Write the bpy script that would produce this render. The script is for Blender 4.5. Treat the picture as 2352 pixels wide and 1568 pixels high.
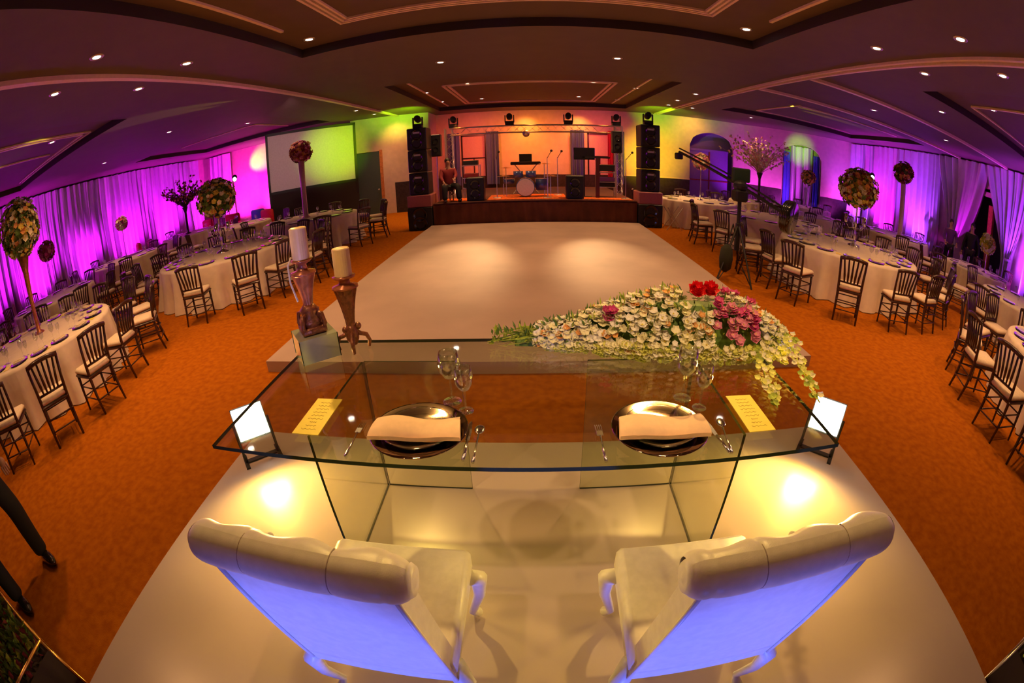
import bpy, math, random
from mathutils import Vector, Matrix
for o in list(bpy.data.objects): bpy.data.objects.remove(o)
SC = bpy.context.scene
COL = SC.collection
PI = math.pi
def R(d): return math.radians(d)

# ------------------------------------------------------------------ camera (full-frame fisheye), world, exposure
cam_d = bpy.data.cameras.new('camera'); cam = bpy.data.objects.new('camera', cam_d); COL.objects.link(cam)
cam_d.type = 'PANO'
cam_d.sensor_fit = 'HORIZONTAL'; cam_d.sensor_width = 36.0; cam_d.sensor_height = 24.0
for tgt in (cam_d, getattr(cam_d, 'cycles', None)):
    try:
        tgt.panorama_type = 'FISHEYE_EQUISOLID'; tgt.fisheye_lens = 1042.23 * 36.0 / 2352.0; tgt.fisheye_fov = R(220)
    except Exception: pass
cam_d.clip_start = 0.02; cam_d.clip_end = 100
CH = 1.87
_p, _y, _r = 0.407536, -0.055454, -0.032269
M_roll = Matrix(((math.cos(_r), 0, -math.sin(_r)), (0, 1, 0), (math.sin(_r), 0, math.cos(_r))))
M_pit = Matrix(((1, 0, 0), (0, math.cos(_p), math.sin(_p)), (0, -math.sin(_p), math.cos(_p))))
M_yaw = Matrix(((math.cos(_y), math.sin(_y), 0), (-math.sin(_y), math.cos(_y), 0), (0, 0, 1)))
MR = M_yaw @ M_pit @ M_roll
cr, cf, cu = MR @ Vector((1, 0, 0)), MR @ Vector((0, 1, 0)), MR @ Vector((0, 0, 1))
mw = Matrix((cr, cu, -cf)).transposed().to_4x4(); mw.translation = Vector((0, 0, CH))
cam.matrix_world = mw
SC.camera = cam
SC.view_settings.view_transform = 'Standard'; SC.view_settings.look = 'None'
SC.view_settings.gamma = 1.0; SC.view_settings.use_curve_mapping = False
SC.view_settings.exposure = 0.25
SC.cycles.use_denoising = True
SC.cycles.max_bounces = 7; SC.cycles.diffuse_bounces = 3; SC.cycles.glossy_bounces = 3
SC.cycles.use_adaptive_sampling = True; SC.cycles.adaptive_threshold = 0.025
SC.cycles.transparent_max_bounces = 24; SC.cycles.transmission_bounces = 6
SC.cycles.caustics_reflective = False; SC.cycles.caustics_refractive = False
SC.cycles.sample_clamp_indirect = 4.0
W = bpy.data.worlds.new('world'); SC.world = W; W.use_nodes = True
W.node_tree.nodes['Background'].inputs[0].default_value = (0.10, 0.05, 0.03, 1)
W.node_tree.nodes['Background'].inputs[1].default_value = 0.3

# ------------------------------------------------------------------ lights
WARM = (1.0, 0.50, 0.20)
def look(o, tgt):
    d = Vector(tgt) - o.location
    o.rotation_euler = d.to_track_quat('-Z', 'Y').to_euler()
def spot(name, loc, tgt, col, e, ang=90, blend=0.9, size=0.06):
    l = bpy.data.lights.new(name, 'SPOT'); l.color = col; l.energy = e; l.spot_size = R(ang); l.spot_blend = blend; l.shadow_soft_size = size
    o = bpy.data.objects.new(name, l); COL.objects.link(o); o.location = loc; look(o, tgt); return o
def area(name, loc, tgt, col, e, sx, sy):
    l = bpy.data.lights.new(name, 'AREA'); l.shape = 'RECTANGLE'; l.size = sx; l.size_y = sy; l.color = col; l.energy = e
    o = bpy.data.objects.new(name, l); COL.objects.link(o); o.location = loc; look(o, tgt); return o
ZC = 3.87; TRAY = 0.15
TRAYS = [(-3.45, 3.45, -3.0, 6.45), (-3.4, 3.6, 10.5, 17.3), (-13.4, -7.3, -3.0, 5.9), (-13.4, -7.2, 11.2, 15.6), (6.45, 12.9, -3.0, 5.35), (6.4, 12.4, 10.3, 14.6)]
LAMPS = [(-2.69*1.156, 2.87), (-4.45, 3.03), (-4.45, 4.74), (-5.57, 4.75), (-5.62, 3.07), (-3.11, 6.02), (-8.85, 8.72), (-8.68, 12.3), (-8.96, 4.86), (-12.2, 8.77),
  (-5.49, 13.96), (-5.47, 15.68), (-2.98, 13.2), (-2.98, 15.6), (-1.63, 12.2), (-1.62, 15.6), (1.7, 12.3), (1.63, 15.5), (3.02, 15.9), (3.02, 13.0), (-1.65, 8.58), (1.65, 8.52),
  (3.09, 5.93), (4.44, 4.5), (4.45, 2.91), (5.56, 4.52), (5.6, 2.94), (7.87, 8.29), (10.9, 8.13), (7.86, 4.5), (4.49, 12.0), (4.51, 13.7), (4.64, 15.1), (-1.65, 4.69),
  (8.0, 15.4), (5.55, 15.2), (7.81, 5.92), (1.65, 4.69), (-4.45, 0.9), (4.45, 0.9), (-1.65, 1.0), (1.65, 1.0), (-8.9, 1.2), (8.0, 1.2)]
def in_tray(x, y):
    return any(a < x < b and c < y < d for a, b, c, d in TRAYS)
for i, (x, y) in enumerate(LAMPS):
    z = ZC
    if in_tray(x, y): z = ZC + TRAY
    e = 120; ang = 105
    if abs(x) < 2 and y > 2: e = 190
    if (x, y) in ((-1.65, 8.58), (1.65, 8.52)): e = 260
    if abs(x) < 2 and y < 2: e = 30
    if abs(x) > 10: e = 110
    l = spot('downlight_beam', (x, y, z - 0.05), (x, y, 0), WARM, e, ang, 1.0, 0.05)
for sx in (-1, 1):                      # the two dance-floor pools from the narrow truss beams
    spot('pool_beam', (sx * 1.35, 13.9, 3.2), (sx * 1.30, 7.7, 0.12), (1.0, 0.60, 0.26), 1500, 20, 1.0, 0.1)
for sx in (-1, 1): spot('added_table_key', (sx * 1.65, 0.25, 3.84), (0.35 * sx + 0.25, 2.05, 0.95), (1.0, 0.62, 0.30), 170, 46, 1.0, 0.06)  # unseen ceiling spots added to brighten the desk flowers and settings
for sx in (-1, 1): spot('chair_key', (sx * 1.65, 4.60, ZC + TRAY - 0.06), (sx * 0.55, 0.78, 0.6), (1.0, 0.60, 0.16), 480, 30, 1.0, 0.06)  # extra beams added at the downlight positions to light the seats yellow
# stage washes
for x, c in ((-2.4, (1, 0.13, 0.07)), (-0.6, (1, 0.24, 0.02)), (0.6, (1, 0.26, 0.02)), (2.5, (1, 0.10, 0.12))):
    spot('stage_wash', (x * 0.9, 16.0, 3.3), (x, 18.7, 1.8), c, 190, 110, 1.0, 0.1)
for x in (-0.2, 1.9): spot('wall_wash', (x, 17.9, 3.7), (x, 18.7, 2.6), (1, 0.42, 0.06), 60, 100, 1.0, 0.05)
for x in (-2.2, 0, 2.2): spot('stage_top', (x, 13.8, 3.1), (x, 13.6, 0.7), (1.0, 0.22, 0.03), 150, 80, 1.0, 0.1)
GOB = ((-7.75, 6.38, 3.87), (-7.1, 6.5, 3.87), (8.3, 12.2, 3.87), (7.4, 11.8, 3.87))
spot('wall_wash', (-5.0, 16.3, 3.8), (-4.9, 17.05, 2.2), (1, 0.42, 0.10), 90, 110, 1.0, 0.05)
# green / yellow party lights
spot('green_wash', (-3.5, 12.9, 3.15), (-7.2, 16.1, 2.75), (0.55, 1.0, 0.0), 760, 36, 1.0, 0.08)
spot('green_ceiling', (-3.6, 14.6, 2.95), (-4.5, 15.9, 3.87), (0.35, 1.0, 0.0), 420, 74, 1.0, 0.08)
spot('green_ceiling', (3.9, 15.4, 2.95), (5.0, 16.9, 3.87), (0.35, 1.0, 0.0), 420, 74, 1.0, 0.08)
spot('yellow_wash', (3.9, 15.0, 1.9), (4.9, 18.6, 2.0), (1.0, 0.70, 0.0), 700, 52, 1.0, 0.08)
spot('green_arch', (9.2, 14.5, 2.8), (11.6, 17.4, 3.15), (0.3, 1.0, 0.02), 330, 26, 1.0, 0.08)
for a_, b_ in (((-3.07, 12.4, 3.25), GOB[0]), ((-3.07, 12.4, 3.25), GOB[1]), ((3.2, 12.4, 3.25), GOB[2]), ((3.2, 12.4, 3.25), GOB[3])): spot('pattern_beam', a_, b_, (1.0, 0.85, 0.1), 3500, 4, 0.6, 0.02)
spot('green_pink_wall', (-13.5, 17.2, 2.7), (-12.3, 18.25, 3.15), (0.75, 1.0, 0.0), 260, 44, 1.0, 0.08)
# magenta / violet uplights along the drapes
MAG, VIO = (0.72, 0.01, 0.9), (0.38, 0.04, 1.0)
UPL = [(-14.1, y, -15.5, MAG) for y in (2.0, 4.4, 6.8, 9.2, 11.6, 14.0, 16.4)] + [(12.6, y, 13.85, MAG if k % 2 else VIO) for k, y in enumerate((15.2, 13.2, 11.2, 9.6, 6.2, 4.4, 2.0))]
for x, y, tx, c in UPL:
    spot('uplight_beam', (x, y, 0.18), (tx, y, 2.9), c, 620, 105, 1.0, 0.04)
spot('uplight_beam', (-13.6, 17.2, 0.25), (-13.4, 18.3, 2.6), (1.0, 0.01, 0.75), 900, 110, 1.0, 0.08)
spot('uplight_beam', (-11.6, 17.4, 0.25), (-11.6, 18.3, 2.6), (1.0, 0.02, 0.7), 700, 110, 1.0, 0.08)
for x, y in ((8.9, 17.4), (10.4, 16.7), (12.3, 15.6)):
    spot('uplight_beam', (x, y, 0.25), (x + 0.3, y + 1.4, 2.6), (0.75, 0.05, 0.9), 190, 110, 1.0, 0.08)
# flood lamps beside the glass desk, blue wash behind the armchairs
for sx in (-1, 1):
    spot('flood_beam', (sx * 1.85, 2.02, 0.43), (sx * 0.45, 0.75, 0.55), (1.0, 0.56, 0.05), 100, 160, 0.9, 0.09)
for sx in (-1, 1): spot('blue_wash', (sx * 0.45, -0.95, 0.28), (sx * 0.54, 0.55, 0.66), (0.10, 0.16, 1.0), 150, 40, 0.8, 0.06)
spot('screen_wash', (-5.2, 9.2, 3.75), (-8.9, 15.2, 2.6), (1.0, 0.6, 0.55), 300, 40, 1.0, 0.08)
spot('arch_wash', (6.6, 17.3, 3.75), (6.6, 18.55, 3.2), (1.0, 0.40, 0.08), 60, 110, 1.0, 0.05)

# ------------------------------------------------------------------ helpers: materials
MATS = {}
def mat(name, col, rough=0.6, metal=0.0, var=0.0, scale=20.0, bump=0.0, bscale=None, emis=None, es=0.0, sheen=0.0, coat=0.0, col2=None, spec=0.5):
    if name in MATS: return MATS[name]
    m = bpy.data.materials.new(name); m.use_nodes = True; MATS[name] = m
    nt = m.node_tree; b = nt.nodes['Principled BSDF']
    b.inputs['Roughness'].default_value = rough; b.inputs['Metallic'].default_value = metal
    b.inputs['Base Color'].default_value = (*col, 1)
    b.inputs['Specular IOR Level'].default_value = spec
    if sheen: b.inputs['Sheen Weight'].default_value = sheen
    if coat: b.inputs['Coat Weight'].default_value = coat; b.inputs['Coat Roughness'].default_value = 0.08
    if emis: b.inputs['Emission Color'].default_value = (*emis, 1); b.inputs['Emission Strength'].default_value = es
    tc = nt.nodes.new('ShaderNodeTexCoord')
    n = nt.nodes.new('ShaderNodeTexNoise'); n.inputs['Scale'].default_value = scale; n.inputs['Detail'].default_value = 4
    nt.links.new(tc.outputs['Object'], n.inputs['Vector'])
    rp = nt.nodes.new('ShaderNodeValToRGB')
    c2 = col2 if col2 else tuple(max(0, c * (1 - max(var, 0.04))) for c in col)
    c1 = col if col2 else tuple(min(1, c * (1 + max(var, 0.04))) for c in col)
    rp.color_ramp.elements[0].color = (*c2, 1); rp.color_ramp.elements[1].color = (*c1, 1)
    rp.color_ramp.elements[0].position = 0.35; rp.color_ramp.elements[1].position = 0.65
    nt.links.new(n.outputs['Fac'], rp.inputs['Fac']); nt.links.new(rp.outputs['Color'], b.inputs['Base Color'])
    if bump:
        n2 = nt.nodes.new('ShaderNodeTexNoise'); n2.inputs['Scale'].default_value = bscale or scale; nt.links.new(tc.outputs['Object'], n2.inputs['Vector'])
        bp = nt.nodes.new('ShaderNodeBump'); bp.inputs['Strength'].default_value = bump; bp.inputs['Distance'].default_value = 0.01
        nt.links.new(n2.outputs['Fac'], bp.inputs['Height']); nt.links.new(bp.outputs['Normal'], b.inputs['Normal'])
    return m
def glass(name, tint, refl=0.35, ior=1.5):
    if name in MATS: return MATS[name]
    m = bpy.data.materials.new(name); m.use_nodes = True; MATS[name] = m
    nt = m.node_tree; nt.nodes.clear()
    out = nt.nodes.new('ShaderNodeOutputMaterial'); mx = nt.nodes.new('ShaderNodeMixShader')
    tr = nt.nodes.new('ShaderNodeBsdfTransparent'); tr.inputs[0].default_value = (*tint, 1)
    gl = nt.nodes.new('ShaderNodeBsdfGlossy'); gl.inputs['Roughness'].default_value = 0.03; gl.inputs[0].default_value = (1, 1, 1, 1)
    lw = nt.nodes.new('ShaderNodeLayerWeight'); lw.inputs[0].default_value = 0.5
    pw = nt.nodes.new('ShaderNodeMath'); pw.operation = 'POWER'; pw.inputs[1].default_value = ior
    ad = nt.nodes.new('ShaderNodeMath'); ad.operation = 'MULTIPLY_ADD'; ad.inputs[1].default_value = 0.9; ad.inputs[2].default_value = refl; ad.use_clamp = True
    nt.links.new(lw.outputs['Facing'], pw.inputs[0]); nt.links.new(pw.outputs[0], ad.inputs[0]); nt.links.new(ad.outputs[0], mx.inputs[0])
    nt.links.new(tr.outputs[0], mx.inputs[1]); nt.links.new(gl.outputs[0], mx.inputs[2]); nt.links.new(mx.outputs[0], out.inputs[0])
    return m
CARPET = mat('carpet', (0.50, 0.150, 0.004), 0.95, var=0.3, scale=14, bump=0.6, bscale=160, col2=(0.38, 0.10, 0.003), spec=0.1)
VINYL = mat('white_vinyl', (0.60, 0.49, 0.46), 0.26, var=0.04, scale=1.5)
DANCE = mat('dance_vinyl', (0.55, 0.42, 0.36), 0.6, var=0.10, scale=0.9, spec=0.15)
CEIL = mat('ceiling_paint', (0.135, 0.092, 0.075), 0.7, var=0.04, scale=3)
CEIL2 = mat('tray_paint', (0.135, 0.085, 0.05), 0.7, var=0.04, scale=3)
RISER = mat('shadowed_riser', (0.035, 0.02, 0.015), 0.7)  # shadow of the tray recess put into the riser colour
MOLD = mat('cream_moulding', (0.95, 0.70, 0.52), 0.4)
WALLM = mat('wall_plaster', (0.72, 0.55, 0.45), 0.85, var=0.05, scale=6, bump=0.1)
DARKW = mat('dark_wainscot', (0.035, 0.022, 0.02), 0.5, var=0.3, scale=12)
DRAPE = mat('white_drape', (0.78, 0.74, 0.80), 0.6, var=0.04, scale=4, sheen=0.4)
WOOD = mat('dark_wood', (0.045, 0.014, 0.010), 0.32, var=0.35, scale=30, coat=0.3)
CUSH = mat('cream_cushion', (0.86, 0.72, 0.55), 0.8, var=0.06, scale=30)
CLOTH = mat('table_linen', (0.85, 0.73, 0.60), 0.85, var=0.04, scale=8, bump=0.15, bscale=400)
CHINA = mat('white_china', (0.85, 0.8, 0.75), 0.15, coat=0.5)
SILVER = mat('silver', (0.75, 0.72, 0.70), 0.15, metal=1.0)
GOLD = mat('gilt', (0.85, 0.5, 0.14), 0.3, metal=1.0)
BRONZE = mat('bronze', (0.26, 0.085, 0.04), 0.35, metal=0.3, var=0.35, scale=40, bump=0.4, bscale=60)
COPPER = mat('copper_glass', (0.50, 0.16, 0.07), 0.25, metal=0.3, var=0.3, scale=25)
LEATH = mat('ivory_leatherette', (0.88, 0.84, 0.80), 0.38, var=0.02, scale=30, bump=0.05, bscale=300)
GLASSM = glass('clear_glass', (0.96, 0.97, 0.96), 0.09, 2.2)
DESKG = glass('desk_glass', (0.87, 0.90, 0.80), 0.055, 3.4)  # greenish glass, tint deepened to carry the shade on the carpet gap
EDGEG = mat('glass_edge', (0.018, 0.030, 0.014), 0.5, spec=0.1)
NAPK = mat('peach_napkin', (0.95, 0.66, 0.42), 0.85, var=0.04, scale=40)
NAPW = mat('ivory_napkin', (0.80, 0.68, 0.50), 0.85)
BLACK = mat('black_paint', (0.012, 0.012, 0.013), 0.5)
BLACKG = mat('black_gloss', (0.01, 0.01, 0.012), 0.15, coat=0.6)
GRILL = mat('speaker_grille', (0.02, 0.02, 0.022), 0.6, bump=0.4, bscale=200)
ALU = mat('aluminium', (0.7, 0.66, 0.62), 0.35, metal=0.9)
STAGEM = mat('stage_skirt', (0.13, 0.035, 0.012), 0.85, var=0.2, scale=3)
STAGETOP = mat('stage_carpet', (0.10, 0.03, 0.02), 0.9)
RUG = mat('orange_rug', (0.75, 0.16, 0.02), 0.95, var=0.3, scale=14)
CANDLE = mat('ivory_candle', (0.95, 0.68, 0.36), 0.4)
CARD = mat('gilt_card', (0.98, 0.80, 0.10), 0.5)
INK = mat('brown_ink', (0.35, 0.18, 0.05), 0.7)
GREEN = mat('leaf_green', (0.10, 0.19, 0.03), 0.6, var=0.4, scale=30)
GREEN2 = mat('bright_leaf', (0.42, 0.52, 0.06), 0.6, var=0.35, scale=30)
STEMM = mat('dark_branch', (0.05, 0.03, 0.025), 0.7)
P_WHITE = mat('petal_cream', (0.96, 0.90, 0.58), 0.6, var=0.05)
P_WHITE2 = mat('petal_white', (0.97, 0.92, 0.82), 0.6)
P_PINK = mat('petal_pink', (0.85, 0.30, 0.45), 0.6, var=0.15)
P_MAG = mat('petal_magenta', (0.72, 0.08, 0.30), 0.6, var=0.2)
P_RED = mat('petal_red', (0.85, 0.006, 0.012), 0.55)
P_ORG = mat('petal_orange', (0.85, 0.42, 0.12), 0.6, var=0.2)
P_YEL = mat('petal_yellow', (0.82, 0.68, 0.10), 0.6, var=0.1)
P_DRED = mat('petal_dark_red', (0.28, 0.03, 0.04), 0.6, var=0.2)
SCREENM = mat('screen_fabric', (0.82, 0.78, 0.76), 0.8)
REDF = mat('red_upholstery', (0.75, 0.01, 0.03), 0.6, var=0.1)
BLUEF = mat('blue_upholstery', (0.10, 0.16, 0.75), 0.6)
LAMPE = mat('lamp_glow', (1, 1, 1), 0.5, emis=(1.0, 0.86, 0.74), es=9)
FLOODE = mat('flood_glow', (1, 1, 1), 0.5, emis=(1.0, 0.93, 0.72), es=40)
HEADE = mat('head_glow', (1, 1, 1), 0.3, emis=(0.95, 0.95, 1.0), es=12)
SKIN = mat('skin', (0.55, 0.30, 0.20), 0.55)
HAIR = mat('dark_hair', (0.015, 0.01, 0.008), 0.5)
SUIT = mat('black_suit', (0.012, 0.012, 0.016), 0.8)
SHIRT = mat('white_shirt', (0.75, 0.72, 0.75), 0.8)
SHOE = mat('polished_shoe', (0.012, 0.010, 0.010), 0.12, coat=1.0)
PURP = mat('purple_top', (0.14, 0.03, 0.22), 0.8)
MAROON = mat('maroon_top', (0.25, 0.02, 0.03), 0.8)
VIOLETP = mat('violet_paint', (0.22, 0.10, 0.55), 0.6)
DOORM = mat('teal_door', (0.06, 0.10, 0.09), 0.5)
ORWOOD = mat('orange_wood', (0.55, 0.20, 0.06), 0.5, var=0.2, scale=20)
BLUEC = mat('blue_curtain', (0.10, 0.12, 0.35), 0.8)
PINKC = mat('pink_blind', (0.80, 0.48, 0.50), 0.8)
REDC = mat('red_curtain', (0.6, 0.02, 0.06), 0.8)
PINKG = mat('rose_glass', (0.75, 0.45, 0.48), 0.2, coat=0.5)
DRUMB = mat('blue_drum', (0.10, 0.16, 0.42), 0.2, metal=0.3, coat=0.5)
MIRROR = mat('mirror', (0.86, 0.92, 0.74), 0.08, metal=0.6)
CHARG = mat('smoked_charger', (0.30, 0.20, 0.15), 0.035, metal=1.0)

# ------------------------------------------------------------------ helpers: meshes and objects
class MB:
    def __init__(s): s.v = []; s.f = []; s.mi = []; s.cur = 0; s.M = None
    def add(s, vs, fs):
        n = len(s.v)
        if s.M is not None: vs = [s.M @ Vector(v) for v in vs]
        s.v += [tuple(v) for v in vs]; s.f += [tuple(i + n for i in f) for f in fs]; s.mi += [s.cur] * len(fs); return s
    def box(s, a, b, rot=None, ctr=None):
        x0, y0, z0 = a; x1, y1, z1 = b
        vs = [(x0,y0,z0),(x1,y0,z0),(x1,y1,z0),(x0,y1,z0),(x0,y0,z1),(x1,y0,z1),(x1,y1,z1),(x0,y1,z1)]
        if rot is not None:
            c = Vector(ctr) if ctr else Vector(((x0+x1)/2,(y0+y1)/2,(z0+z1)/2)); vs = [c + rot @ (Vector(v) - c) for v in vs]
        return s.add(vs, [(0,3,2,1),(4,5,6,7),(0,1,5,4),(1,2,6,5),(2,3,7,6),(3,0,4,7)])
    def cbox(s, c, sz, rz=0, bev=0.0):
        hx, hy, hz = sz[0]/2, sz[1]/2, sz[2]/2
        rot = Matrix.Rotation(rz, 3, 'Z')
        if bev <= 0: return s.box((c[0]-hx,c[1]-hy,c[2]-hz),(c[0]+hx,c[1]+hy,c[2]+hz), rot)
        ring = lambda k, z: [(sx*(hx-k)+ox, sy*(hy-k)+oy, z) for sx, sy, ox, oy in
            ((1,-1,0,-bev+0),(1,-1,bev-0,0))] # unused
        pts = []
        b = bev
        def loop(ins, z):
            x, y = hx-ins, hy-ins; q = max(b-ins*0.5, b*0.3)
            return [(-x+q,-y,z),(x-q,-y,z),(x,-y+q,z),(x,y-q,z),(x-q,y,z),(-x+q,y,z),(-x,y-q,z),(-x,-y+q,z)]
        vs = loop(b, -hz) + loop(0, -hz+b) + loop(0, hz-b) + loop(b, hz)
        vs = [Vector(c) + rot @ Vector(v) for v in vs]
        fs = [tuple(range(7,-1,-1)), tuple(range(24,32))]
        for k in range(3):
            for i in range(8): j = (i+1) % 8; fs.append((k*8+i, k*8+j, k*8+8+j, k*8+8+i))
        return s.add(vs, fs)
    def lathe(s, prof, c=(0,0,0), n=20, cap=True, axis=None):
        vs = []; fs = []
        for r, z in prof:
            for i in range(n):
                a = 2*PI*i/n; vs.append(Vector((r*math.cos(a), r*math.sin(a), z)))
        if axis is not None:
            q = Vector((0,0,1)).rotation_difference(Vector(axis).normalized()); vs = [q @ v for v in vs]
        vs = [v + Vector(c) for v in vs]
        for k in range(len(prof)-1):
            for i in range(n): j = (i+1) % n; fs.append((k*n+i, k*n+j, (k+1)*n+j, (k+1)*n+i))
        if cap:
            if prof[0][0] > 1e-4: fs.append(tuple(range(n-1,-1,-1)))
            if prof[-1][0] > 1e-4: fs.append(tuple(range((len(prof)-1)*n, len(prof)*n)))
        return s.add(vs, fs)
    def tube(s, pts, rad, n=8, cap=True):
        pts = [Vector(p) for p in pts]; k = len(pts)
        rads = rad if isinstance(rad, (list, tuple)) else [rad]*k
        vs = []; fs = []; up = None
        for i, p in enumerate(pts):
            t = (pts[min(i+1,k-1)] - pts[max(i-1,0)]).normalized()
            if up is None:
                up = Vector((0,0,1)) if abs(t.z) < 0.9 else Vector((1,0,0))
            a = t.cross(up).normalized(); b = a.cross(t).normalized(); up = b
            for j in range(n):
                an = 2*PI*j/n + PI/n; vs.append(p + (a*math.cos(an) + b*math.sin(an))*rads[i])
        for i in range(k-1):
            for j in range(n): q = (j+1) % n; fs.append((i*n+j, i*n+q, (i+1)*n+q, (i+1)*n+j))
        if cap: fs.append(tuple(range(n-1,-1,-1))); fs.append(tuple(range((k-1)*n, k*n)))
        return s.add(vs, fs)
    def ball(s, c, r, n=12, m=8, sc=(1,1,1)):
        vs = []; fs = []
        for k in range(1, m):
            ph = PI*k/m
            for i in range(n):
                a = 2*PI*i/n; vs.append((c[0]+r*sc[0]*math.sin(ph)*math.cos(a), c[1]+r*sc[1]*math.sin(ph)*math.sin(a), c[2]+r*sc[2]*math.cos(ph)))
        top = len(vs); vs.append((c[0],c[1],c[2]+r*sc[2])); vs.append((c[0],c[1],c[2]-r*sc[2]))
        for k in range(m-2):
            for i in range(n): j = (i+1) % n; fs.append((k*n+i, (k+1)*n+i, (k+1)*n+j, k*n+j))
        for i in range(n):
            j = (i+1) % n; fs.append((top, i, j)); fs.append((top+1, (m-2)*n+j, (m-2)*n+i))
        return s.add(vs, fs)
    def prism(s, poly, z0, z1):
        n = len(poly); vs = [(x,y,z0) for x,y in poly] + [(x,y,z1) for x,y in poly]
        fs = [tuple(range(n-1,-1,-1)), tuple(range(n,2*n))] + [(i,(i+1)%n,n+(i+1)%n,n+i) for i in range(n)]
        return s.add(vs, fs)
    def grid(s, fn, nu, nv):
        vs = [fn(i/nu, j/nv) for j in range(nv+1) for i in range(nu+1)]
        fs = [(j*(nu+1)+i, j*(nu+1)+i+1, (j+1)*(nu+1)+i+1, (j+1)*(nu+1)+i) for j in range(nv) for i in range(nu)]
        return s.add(vs, fs)
    def petal(s, c, d, side, L, Wd, up=0.3):
        c = Vector(c); d = Vector(d); side = Vector(side); nrm = d.cross(side).normalized()
        a = c; m1 = c + d*L*0.55 + side*Wd*0.5 + nrm*L*up*0.5; m2 = c + d*L*0.55 - side*Wd*0.5 + nrm*L*up*0.5; t = c + d*L + nrm*L*up
        mid = c + d*L*0.6 + nrm*L*up*0.15
        return s.add([a, m1, t, m2, mid], [(0,1,4),(1,2,4),(2,3,4),(3,0,4)])
    def flower(s, c, nrm, r, rnd, petals=5, up=0.45):
        nrm = Vector(nrm).normalized(); a = nrm.orthogonal().normalized(); b = nrm.cross(a); ph = rnd.random()*6.28
        for k in range(petals):
            an = ph + 2*PI*k/petals; d = a*math.cos(an) + b*math.sin(an); sd = -a*math.sin(an) + b*math.cos(an)
            s.petal(c, d, sd, r, r*1.15, up)
        return s
    def mesh(s, name, mats, smooth=False):
        me = bpy.data.meshes.new(name); me.from_pydata(s.v, [], s.f)
        for m in (mats if isinstance(mats, (list, tuple)) else [mats]): me.materials.append(m)
        if any(s.mi): me.polygons.foreach_set('material_index', s.mi)
        if smooth: me.polygons.foreach_set('use_smooth', [True]*len(s.f))
        me.update(); return me
    def build(s, name, mats, parent=None, smooth=False, loc=None):
        o = bpy.data.objects.new(name, s.mesh(name, mats, smooth)); COL.objects.link(o)
        if parent: o.parent = parent
        if loc: o.location = loc
        return o
def tag(o, label=None, cat=None, group=None, kind=None):
    if label: o['label'] = label
    if cat: o['category'] = cat
    if group: o['group'] = group
    if kind: o['kind'] = kind
    return o
def thing(name, label, cat, loc=(0,0,0), rz=0.0, group=None):
    o = bpy.data.objects.new(name, None); COL.objects.link(o); o.location = loc; o.rotation_euler = (0,0,rz); o.empty_display_size = 0.1
    return tag(o, label, cat, group)
KIDS = {}
def kids(o):
    if o.name not in KIDS: KIDS[o.name] = list(o.children)
    return KIDS[o.name]
def dup(src, loc, rz=0.0, label=None, group=None):
    r = src.copy(); COL.objects.link(r); r.location = loc; r.rotation_euler = (0,0,rz)
    if label: r['label'] = label
    if group: r['group'] = group
    for ch in kids(src):
        c = ch.copy(); COL.objects.link(c); c.parent = r
        for g in kids(ch):
            d = g.copy(); COL.objects.link(d); d.parent = c
    return r
class Proto:
    """first use moves the prototype, later uses copy it"""
    def __init__(s, o): s.o = o; s.used = False
    def put(s, loc, rz, label, group=None):
        if not s.used:
            s.used = True; kids(s.o); [kids(k) for k in kids(s.o)]
            s.o.location = loc; s.o.rotation_euler = (0,0,rz); s.o['label'] = label
            if group: s.o['group'] = group
            return s.o
        return dup(s.o, loc, rz, label, group)

# ------------------------------------------------------------------ the room
X0, X1, Y0, Y1 = -15.7, 14.0, -5.0, 19.0
MB().box((X0-0.2, Y0-0.2, -0.1), (X1+0.2, Y1+0.4, 0.0)).build('floor', CARPET).__setitem__('kind', 'structure')
def build_ceiling():
    m = MB(); xs = sorted({X0, X1} | {t[0] for t in TRAYS} | {t[1] for t in TRAYS}); ys = sorted({Y0, Y1} | {t[2] for t in TRAYS} | {t[3] for t in TRAYS})
    for i in range(len(xs)-1):
        for j in range(len(ys)-1):
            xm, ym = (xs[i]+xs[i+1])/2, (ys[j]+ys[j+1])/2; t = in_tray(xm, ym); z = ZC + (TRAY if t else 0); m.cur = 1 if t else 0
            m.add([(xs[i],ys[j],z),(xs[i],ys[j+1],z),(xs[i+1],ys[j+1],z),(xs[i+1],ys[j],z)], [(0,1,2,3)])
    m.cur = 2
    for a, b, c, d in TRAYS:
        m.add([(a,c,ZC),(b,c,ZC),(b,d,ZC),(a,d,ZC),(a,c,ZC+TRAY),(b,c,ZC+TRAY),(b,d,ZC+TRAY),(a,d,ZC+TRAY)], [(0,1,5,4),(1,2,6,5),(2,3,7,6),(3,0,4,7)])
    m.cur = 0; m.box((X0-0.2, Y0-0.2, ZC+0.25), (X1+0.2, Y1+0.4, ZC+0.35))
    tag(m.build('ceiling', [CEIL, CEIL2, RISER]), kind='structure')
build_ceiling()
def trim(n, m, mt): tag(m.build('trim_%d' % n, mt), kind='structure')
def strip(m, a, b, w, z, h=0.04):
    a = Vector(a); b = Vector(b); d = (b-a).normalized(); s = Vector((-d.y, d.x))*w/2
    poly = [tuple(a+s), tuple(a-s), tuple(b-s), tuple(b+s)]; m.prism(poly, z-h, z+0.005)
for k, x in enumerate((-5.05, 5.05)):
    m = MB(); strip(m, (x-0.055, Y0), (x-0.055, 18.2), 0.06, ZC); strip(m, (x+0.055, Y0), (x+0.055, 18.2), 0.05, ZC, 0.06); trim(1+k, m, MOLD)
m = MB()
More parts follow.
